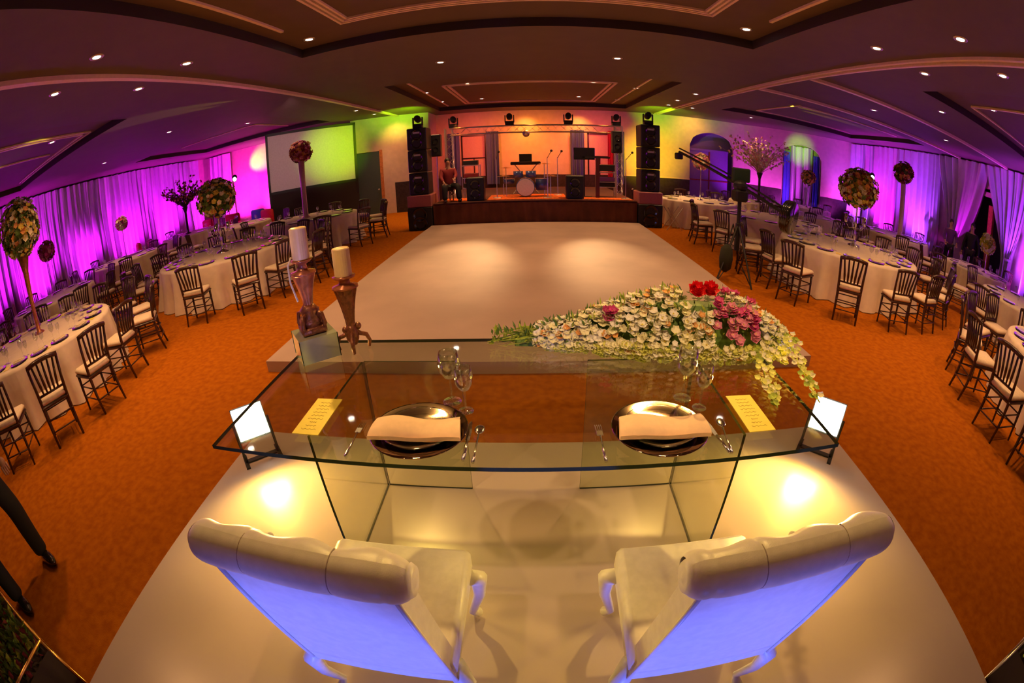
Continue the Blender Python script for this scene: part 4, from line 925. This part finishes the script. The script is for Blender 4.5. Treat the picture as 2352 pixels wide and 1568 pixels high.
for cx, nm_ in ((-0.42, 'left'), (0.45, 'right')):
    t = thing('charger_plate', 'smoked mirror charger with clear glass plate at the %s desk setting' % nm_, 'plate', (cx, 1.31, ZD))
    MB().lathe([(0,0.001),(0.13,0.001),(0.178,0.013),(0.182,0.018),(0.176,0.018),(0.13,0.007),(0,0.007)], n=48, cap=False).build('charger', CHARG, t, True)
    MB().lathe([(0,0.008),(0.09,0.010),(0.135,0.022),(0.138,0.026),(0.133,0.026),(0.09,0.014),(0,0.013)], n=40, cap=False).build('glass_plate', GLASSM, t, True)
    t = thing('folded_napkin', 'peach satin napkin folded into a flat pocket on the %s desk plate' % nm_, 'napkin', (cx, 1.272, ZD+0.028), 0.03 if cx < 0 else -0.03)
    def nf(u, v, top=True): return ((u-0.5)*(0.335-0.03*v), -0.055+0.135*v, 0.026*math.sin(PI*v)**0.5*(0.7+0.3*math.sin(PI*u)) + 0.010*math.sin(u*7) + 0.006)
    m = MB(); m.grid(nf, 16, 8); m.grid(lambda u, v: ((u-0.5)*(0.335-0.03*v), -0.055+0.135*v, 0.002), 16, 2); m.build('pocket', NAPK, t, True)
    m = MB(); m.grid(lambda u, v: ((u-0.5)*0.33, -0.058+0.004*math.sin(u*9), 0.002+0.016*v), 16, 2); m.grid(lambda u, v: (0.02+(u-0.5)*0.12, -0.060, 0.004+0.012*v), 4, 1)
    m.build('front_fold', NAPK, t, True)
def fork(loc, rz, label):
    t = thing('table_fork', label, 'fork', loc, rz)
    m = MB(); m.tube([(0,-0.11,0.004),(0,-0.05,0.006),(0,0.03,0.010)], [0.006,0.004,0.003], 6); m.build('handle', SILVER, t, True)
    m = MB(); m.cbox((0,0.045,0.009), (0.024,0.03,0.003), bev=0.001)
    for k in range(4): m.tube([(-0.0105+0.007*k,0.06,0.009),(-0.0105+0.007*k,0.10,0.006)], 0.0017, 5)
    m.build('tines', SILVER, t)
def spoon(loc, rz, label):
    t = thing('table_spoon', label, 'spoon', loc, rz)
    MB().tube([(0,-0.11,0.004),(0,-0.05,0.006),(0,0.05,0.009)], [0.006,0.004,0.003], 6).build('handle', SILVER, t, True)
    MB().ball((0,0.075,0.009), 0.021, 14, 8, (0.9,1.4,0.25)).build('bowl', SILVER, t, True)
def knife(loc, rz, label):
    t = thing('table_knife', label, 'knife', loc, rz)
    MB().tube([(0,-0.11,0.005),(0,-0.03,0.006),(0,0.0,0.005)], [0.0065,0.006,0.005], 6).build('handle', SILVER, t, True)
    MB().prism([(-0.008,0),(0.007,0),(0.009,0.06),(0.005,0.11),(0.0,0.125),(-0.008,0.11)], 0.003, 0.0055).build('blade', SILVER, t)
fork((-0.65,1.25,ZD), 0.0, 'silver fork left of the left desk plate')
knife((-0.235,1.26,ZD), 0.0, 'silver knife right of the left desk plate')
spoon((-0.20,1.25,ZD), -0.02, 'silver spoon right of the left desk plate')
fork((0.225,1.25,ZD), 0.02, 'silver fork left of the right desk plate')
knife((0.655,1.25,ZD), 0.12, 'silver knife right of the right desk plate')
spoon((0.69,1.25,ZD), -0.12, 'silver spoon crossing the knife right of the right desk plate')
for loc, nm_ in (((-0.87,1.39,ZD), 'left'), ((0.86,1.39,ZD), 'right')):
    t = thing('menu_card', 'long gilt menu card lying near the %s side panel of the desk' % nm_, 'menu card', loc, 0.0)
    cd_ = MB().box((-0.06,-0.135,0.0005),(0.06,0.135,0.003)).build('card', CARD, t)
    m = MB(); rnd = random.Random(5)
    for k in range(9):
        y = 0.10-0.025*k; w = rnd.uniform(0.015, 0.035)
        m.tube([(-w+2*w*i/10, y+0.004*math.sin(i*2.1+k), 0.0034) for i in range(11)], 0.0009, 3)
    m.build('script_lines', INK, cd_)
for g_, loc, lab in ((WG2, (-0.33,1.53,ZD), 'tall clear goblet behind the wine glass, left desk setting'), (WG, (-0.265,1.46,ZD), 'clear wine glass in front of the goblet, left desk setting'),
                     (WG2, (0.60,1.53,ZD), 'tall clear goblet behind the wine glass, right desk setting'), (WG, (0.65,1.45,ZD), 'clear wine glass in front of the goblet, right desk setting')):
    g_.put(loc, 0, lab, 'glasses on the glass desk')

# mirror box, candle holders, candles
t = thing('mirror_box', 'square mirrored glass riser box on the back left corner of the desk', 'box', (-1.145, 1.985, ZD+0.001), R(40))
m = MB(); m.box((-0.105,-0.105,0),(0.105,0.105,0.13)); m.build('body', MIRROR, t)
for sx in (-1,1):
    for sy in (-1,1): MB().tube([(sx*0.105,sy*0.105,0),(sx*0.105,sy*0.105,0.13)], 0.003, 4).build('edge', EDGEG, t)
t = thing('pedestal_holder', 'dark red-brown carved vase holder standing on the mirrored box', 'candle holder', (-1.145, 1.985, ZD+0.132))
MB().cbox((0,0,0.02), (0.135,0.135,0.04), rz=R(40), bev=0.008).lathe([(0.062,0.04),(0.066,0.07),(0.045,0.10),(0.055,0.12),(0.028,0.15)], n=20).build('base', BRONZE, t, True)
for k in range(4):
    a = R(40)+PI/4+k*PI/2; c, s = math.cos(a), math.sin(a); MB().tube([(0.03*c,0.03*s,0.11),(0.075*c,0.075*s,0.10),(0.085*c,0.085*s,0.05),(0.07*c,0.07*s,0.01)], [0.008,0.011,0.012,0.010], 8).build('scroll', BRONZE, t, True)
def fluted(z0, z1, r0, r1, n=40):
    m = MB()
    def fn(u, v):
        a = 2*PI*u; r = r0+(r1-r0)*(v**1.5); r *= 1+0.06*math.cos(10*a); return (r*math.cos(a), r*math.sin(a), z0+(z1-z0)*v)
    return m.grid(fn, n, 8)
fluted(0.15, 0.31, 0.026, 0.062).build('cup', COPPER, t, True)
MB().lathe([(0.055,0.305),(0.07,0.312),(0.068,0.322),(0.03,0.33),(0.022,0.36),(0.05,0.375),(0.058,0.385),(0.0,0.388)], n=24).build('dish', COPPER, t, True)
MB().tube([(-0.06,0.0,0.40),(-0.075,-0.02,0.36),(-0.06,-0.045,0.28),(-0.03,-0.05,0.18)], 0.006, 6).build('ribbon', NAPW, t, True)
cd1 = tag(MB().lathe([(0.0,0),(0.046,0),(0.046,0.155),(0.042,0.16),(0.03,0.154),(0.0,0.152)], n=24).build('pillar_candle', CANDLE, smooth=False), 'thick ivory pillar candle on the holder above the mirrored box', 'candle'); cd1.location = (-1.145, 1.985, ZD+0.132+0.388)
t = thing('scroll_holder', 'bronze fluted candle holder on four scroll feet beside the mirrored box', 'candle holder', (-0.945, 2.045, ZD+0.001))
for k in range(4):
    a = 0.35+k*PI/2; c, s = math.cos(a), math.sin(a); MB().tube([(0.015*c,0.015*s,0.11),(0.045*c,0.045*s,0.085),(0.075*c,0.075*s,0.075),(0.088*c,0.088*s,0.04),(0.080*c,0.080*s,0.008)], [0.010,0.012,0.012,0.011,0.009], 8).build('foot', BRONZE, t, True)
MB().lathe([(0.02,0.03),(0.034,0.06),(0.038,0.09),(0.03,0.12),(0.02,0.15)], n=20).ball((0.03,0.02,0.125), 0.02).ball((-0.03,-0.01,0.115), 0.02).build('base', BRONZE, t, True)
fluted(0.14, 0.335, 0.024, 0.060).build('cup', BRONZE, t, True)
MB().lathe([(0.054,0.332),(0.070,0.34),(0.068,0.35),(0.03,0.36),(0.03,0.385),(0.055,0.392),(0.062,0.402),(0.0,0.405)], n=24).build('dish', COPPER, t, True)
cd2 = tag(MB().lathe([(0.0,0),(0.046,0),(0.046,0.135),(0.042,0.14),(0.03,0.134),(0.0,0.132)], n=24).build('pillar_candle', CANDLE), 'thick ivory pillar candle on the bronze scroll-footed holder', 'candle'); cd2.location = (-0.945, 2.045, ZD+0.406)

# flood lamps
for sx, nm_ in ((-1, 'left'), (1, 'right')):
    x = (-1.87 if sx < 0 else 1.95); t = thing('flood_lamp', 'small glowing square flood lamp on bracket legs at the %s platform edge' % nm_, 'lamp', (x, 2.08, 0.12), R(43 if sx < 0 else -43))
    rx = Matrix.Rotation(R(-32), 3, 'X'); c = Vector((0,0,0.29))
    hs_ = MB().box((-0.12,-0.02,0.175),(0.12,0.04,0.405), rx, c).build('housing', BLACK, t)
    MB().box((-0.112,-0.028,0.185),(0.112,-0.0205,0.395), rx, c).build('lit_face', FLOODE, hs_)
    m = MB()
    for q in (-1,1): m.tube([(q*0.13,0.01,0.29),(q*0.13,0.0,0.0)], 0.010, 6).box((q*0.13-0.015,-0.09,0.0),(q*0.13+0.015,0.09,0.012))
    m.box((-0.13,-0.02,0.0),(0.13,0.02,0.012)); m.build('bracket', BLACK, t)

# ------------------------------------------------------------------ ivory tufted armless chairs
def lounge(cx, label, flip):
    t = thing('ivory_lounge_chair', label, 'chair', (cx, 0.0, 0.12))
    w = 0.262; CRS = [c*flip for c in (-0.11, 0.12, 0.235)]
    def seat(u, v):
        a = 2*PI*u; 
        return None
    m = MB(); m.cbox((0,0.825,0.425), (2*w,0.50,0.11), bev=0.018); m.build('seat', LEATH, t, True)
    m = MB(); m.cbox((0,0.825,0.345), (2*w-0.015,0.485,0.07), bev=0.012); m.build('seat_rail', LEATH, t)
    # sloping upholstered back, taller than wide
    def back(u, v):
        z = 0.33+0.70*v; y = 0.625-0.10*v; hw = w*(0.98-0.06*v); th = 0.04
        k = u*4; e = k-int(k) if k < 4 else 0; i = int(k) % 4
        cs = [(-1,-1),(1,-1),(1,1),(-1,1)]; a, b = cs[i], cs[(i+1) % 4]; X = a[0]+(b[0]-a[0])*e; Y = a[1]+(b[1]-a[1])*e
        return (X*hw-0.022*flip*v, y+Y*th, z)
    m = MB(); m.grid(back, 16, 8); m.box((-w*0.97,0.59,0.325),(w*0.97,0.66,0.335)); m.box((-w*0.9,0.49,1.02),(w*0.9,0.56,1.03)); m.build('backrest', LEATH, t)
    # piping down both rear edges
    for sx in (-1,1): MB().tube([(sx*w*0.97,0.583,0.33),(sx*w*0.91-0.022*flip,0.485,1.00)], 0.007, 6).build('piping', LEATH, t, True)
    # rolled scalloped top with tuft creases
    N = 72
    def roll(u, v):
        x = -0.287+0.574*v; a = 2*PI*u; cr_ = 0
        for c in CRS: cr_ += math.exp(-((x-c)/0.0055)**2)*0.55 + math.exp(-((x-c)/0.03)**2)*0.35
        end = 1.0-0.35*(abs(2*v-1)**16); r = 0.055*end*(1-0.09*min(cr_, 1.0))
        fr = 0.018*math.cos(7*PI*v) if math.sin(a) > 0.1 else 0
        return (x-0.033*flip, 0.520+(r+fr*0.5)*math.sin(a)*1.1, 1.012+r*math.cos(a))
    m = MB().grid(roll, 32, N)
    EP = [(0.041,-0.004),(0.034,0.006),(0.02,0.004),(0.010,0.008),(0.0,0.009)]; m.lathe(EP, (0.287-0.033*flip,0.52,1.012), 20, cap=False, axis=(1,0,0)); m.lathe(EP, (-0.287-0.033*flip,0.52,1.012), 20, cap=False, axis=(-1,0,0))
    m.build('top_roll', LEATH, t, True)
    for c in CRS[:2]: MB().tube([(c-0.033*flip,0.520+0.0505*math.sin(a)*1.1,1.012+0.0505*math.cos(a)) for a in [R(q) for q in range(-150, 40, 15)]], 0.0018, 4).build('seam', mat('seam_thread', (0.45,0.36,0.33), 0.7), t)
    for i_ in (-0.11, 0.03): MB().ball((i_,0.580,1.018), 0.010, 8, 6).build('tuft_button', LEATH, t, True)
    # cabriole legs
    for sx in (-1,1):
        for y, q in ((1.04, 1), (0.62, -1)):
            x = sx*(w-0.02); MB().tube([(x,y-q*0.02,0.36),(x+sx*0.035,y+q*0.03,0.29),(x+sx*0.030,y+q*0.025,0.18),(x-sx*0.005,y-q*0.0,0.07),(x+sx*0.01,y+q*0.03,0.022)], [0.034,0.036,0.024,0.016,0.024], 10).build('leg', LEATH, t, True)
    return t
lounge(-0.495, 'ivory tufted chair with rolled back, left of the pair at the glass desk', 1)
lounge(0.555, 'ivory tufted chair with rolled back, right of the pair at the glass desk', -1)

# ------------------------------------------------------------------ big flower arrangement on the desk
rnd = random.Random(77)
def hgt(x):
    pts = [(-0.15,0.03),(0.02,0.07),(0.2,0.11),(0.34,0.17),(0.47,0.22),(0.65,0.27),(0.82,0.27),(1.0,0.26),(1.15,0.20),(1.3,0.12),(1.4,0.05)]
    for (a, ha), (b, hb) in zip(pts[:-1], pts[1:]):
        if a <= x <= b: return ha+(hb-ha)*(x-a)/(b-a)
    return 0.03
def surf(x, a):
    """point and normal on the mound: a from front (0) over the top to the back (pi)"""
    h = hgt(x); yc = 2.12-0.10*max(0, x-0.3); hw = 0.05+0.45*h
    return Vector((x, yc-hw*math.cos(a), ZD+0.01+h*math.sin(a))), Vector((0, -math.cos(a), 0.6+math.sin(a)))
ar = thing('head_flower_arrangement', 'long white, pink and red flower arrangement spilling over the right of the glass desk', 'flower arrangement')
m = MB()
def core(u, v):
    x = -0.10+1.42*u; h = hgt(x)*0.86; yc = 2.12-0.10*max(0, x-0.3); hw = (0.05+0.45*h)*0.9; a = PI*v
    return (x, yc-hw*math.cos(a), ZD+0.004+h*math.sin(a))
m.grid(core, 40, 10); m.build('moss_core', GREEN, ar)
m = MB()
for k in range(420):
    x = rnd.uniform(-0.22, 1.36)**1.0; p, n = surf(x, rnd.uniform(0.05, PI-0.3)); m.cur = 0 if rnd.random() < 0.5 else 1
    d = (n+Vector((rnd.uniform(-1,1), rnd.uniform(-.6,.3), rnd.uniform(-.3,.5)))).normalized(); sd = d.orthogonal().normalized(); m.petal(p, d, sd, rnd.uniform(0.03,0.06), 0.016, 0.2)
for k in range(36):   # grassy tail to the left
    y0 = 2.12+rnd.uniform(-0.06, 0.06); L = rnd.uniform(0.15, 0.34); m.cur = 1 if k % 3 else 0
    z0 = ZD+rnd.uniform(0.01, 0.05); m.tube([(0.1,y0,z0+0.02),(0.1-L*0.5,y0+rnd.uniform(-.03,.03),z0+0.015),(0.1-L,y0+rnd.uniform(-.05,.05),ZD+rnd.uniform(0.006,0.03))], [0.004,0.004,0.001], 4)
tag(m.build('leaf_fill', [GREEN, GREEN2], ar), kind='stuff')
big = []
def bloom(name, pos, n, r, mt, label=None, petals=6, layers=1, up=0.45):
    q = MB()
    for l_ in range(layers): q.flower(Vector(pos)+Vector(n).normalized()*0.006*l_, Vector(n)+Vector((rnd.uniform(-.25,.25), rnd.uniform(-.25,.25), 0)), r*(1-0.28*l_), rnd, petals, up+0.35*l_)
    q.cur = 1; q.ball(tuple(Vector(pos)+Vector(n).normalized()*r*0.15), r*0.17, 6, 4)
    o = q.build(name, [mt, P_YEL], ar)
    if label: o['label'] = label
    return o
def zone(p, x):
    return 1
cnt = 0; rest = MB(); reds = [(0.785, 1.30), (0.90, 1.25)]
for k in range(1250):
    x = rnd.uniform(0.0, 1.36); a = rnd.uniform(0.0, PI*0.85); p, n = surf(x, a)
    r = 0.0215*rnd.uniform(0.75, 1.35)
    if abs(x-1.0) < 0.13 and 0.15 < a < 1.25: continue
    if x > 0.72 and x < 0.93 and a > 1.0 and a < 2.0: continue
    p += n.normalized()*rnd.uniform(-0.008, 0.018)
    if cnt < 90 and a < 1.9 and r > 0.0225:
        bloom('white_blossom', p, n, r, P_WHITE if rnd.random() < 0.5 else P_WHITE2); cnt += 1
    else:
        rest.cur = 0 if rnd.random() < 0.55 else (1 if rnd.random() < 0.8 else 2); rest.flower(p, n, r, rnd, 5, 0.45)
for k in range(420):   # yellow-green orchids along the front foot and right shoulder
    u = rnd.random(); x = 0.05+1.3*u; p, n = surf(x, rnd.uniform(-0.12, 0.22)); rest.cur = 3 if rnd.random() < 0.6 else 0; rest.flower(p+Vector((0,-0.012,0)), n, 0.018, rnd, 5, 0.4)
tag(rest.build('blossom_fill', [P_WHITE, P_WHITE2, P_ORG, mat('petal_lime', (0.80,0.80,0.18), 0.6)], ar), kind='stuff')
for k in range(26):   # magenta orchid cluster
    x = 1.0+rnd.uniform(-0.13, 0.13); p, n = surf(x, rnd.uniform(0.2, 1.2)); bloom('pink_orchid', p+n.normalized()*0.012, n, 0.033, P_MAG if k % 3 == 0 else P_PINK, 'pink orchid bloom', 5, 2, 0.3)
for x, a in ((0.97,1.55),(1.03,1.65),(1.1,1.5),(1.14,1.7)): p, n = surf(x, a); bloom('pink_orchid', p+n.normalized()*0.015, n, 0.038, P_MAG, 'magenta orchid bloom', 5, 2)
for dx, dz in ((0,0.0),(0.012,0.03),(-0.01,0.035)): p, n = surf(0.36+dx, 0.9); bloom('dark_pink_orchid', p+Vector((0,0,dz+0.01)), n, 0.034, P_MAG, 'dark pink orchid bloom', 5, 2)
for x, a in ((0.80,1.35),(0.875,1.45)):
    p, n = surf(x, a); q = MB(); p = p+Vector((0,0,0.025))
    for l_ in range(5): q.flower(p+Vector((0,-0.002*l_,0.004*l_)), n+Vector((0,-0.8,0)), 0.052*(1-0.15*l_), rnd, 6, 0.35+0.3*l_)
    q.ball(tuple(p), 0.026, 10, 8); o = q.build('red_rose', P_RED, ar); o['label'] = 'bright red rose'
for nm_, path in (('trailing_strand', [(1.14,1.90,1.00),(1.10,1.78,0.985),(1.05,1.62,0.97),(1.03,1.50,0.965),(1.00,1.40,0.960)]), ('trailing_strand', [(1.32,1.95,1.04),(1.30,1.80,1.03),(1.27,1.66,1.00),(1.25,1.54,0.985),(1.235,1.40,0.965)]), ('trailing_strand', [(1.22,1.95,1.05),(1.20,1.84,1.0),(1.21,1.75,0.98)])):
    q = MB(); q.cur = 1; q.tube(path, 0.004, 4)
    for i in range(len(path)-1):
        A_, B_ = Vector(path[i]), Vector(path[i+1]); w_ = 0.045*(1-i/len(path))+0.012
        for k in range(22-3*i):
            p = A_.lerp(B_, rnd.random())+Vector((rnd.uniform(-w_,w_), 0, rnd.uniform(0,0.02))); q.cur = rnd.choice((0,0,2,1)); q.flower(p, (rnd.uniform(-.4,.4),-0.3,1), 0.019, rnd, 4, 0.4)
    q.build(nm_, [MATS['petal_lime'], GREEN2, P_WHITE], ar)

# ------------------------------------------------------------------ gilt planters at the near corners
def planter(x0, x1, y0, y1, label, silver=False):
    t = thing('low_planter', label, 'planter', (0,0,0)); mt = ALU if silver else GOLD
    MB().box((x0,y0,0),(x1,y1,0.36)).build('trough', mat('dark_trough',(0.05,0.03,0.02),0.6), t)
    m = MB()
    for z in (0.02, 0.43): m.tube([(x0,y1,z),(x1,y1,z)], 0.010, 6)
    k = x0
    while k <= x1+0.01: m.tube([(k,y1,0),(k,y1,0.43)], 0.009, 6); k += (x1-x0)/5
    m.tube([(x1,y0,0.43),(x1,y1,0.43)], 0.010, 6); m.tube([(x0,y0,0.43),(x0,y1,0.43)], 0.010, 6); m.build('rail', mt, t, True)
    m = MB(); rn = random.Random(int(x0*10))
    for i in range(2400):
        p = Vector((rn.uniform(x0+0.02,x1-0.02), rn.uniform(y0,y1-0.03), rn.uniform(0.33,0.45))); m.cur = rn.choice((0,0,1,2)) ; d = Vector((rn.uniform(-1,1), rn.uniform(-1,1), 0.9)).normalized(); m.petal(p, d, d.orthogonal().normalized(), 0.07, 0.04, 0.2)
    tag(m.build('foliage', [GREEN, GREEN2, P_DRED], t), kind='stuff')
planter(-4.4, -2.2, -0.75, -0.05, 'dark planter of green foliage with gilt rail at the lower left corner')
planter(2.25, 4.2, -0.75, -0.08, 'planter of foliage with silver rail at the lower right corner', True)
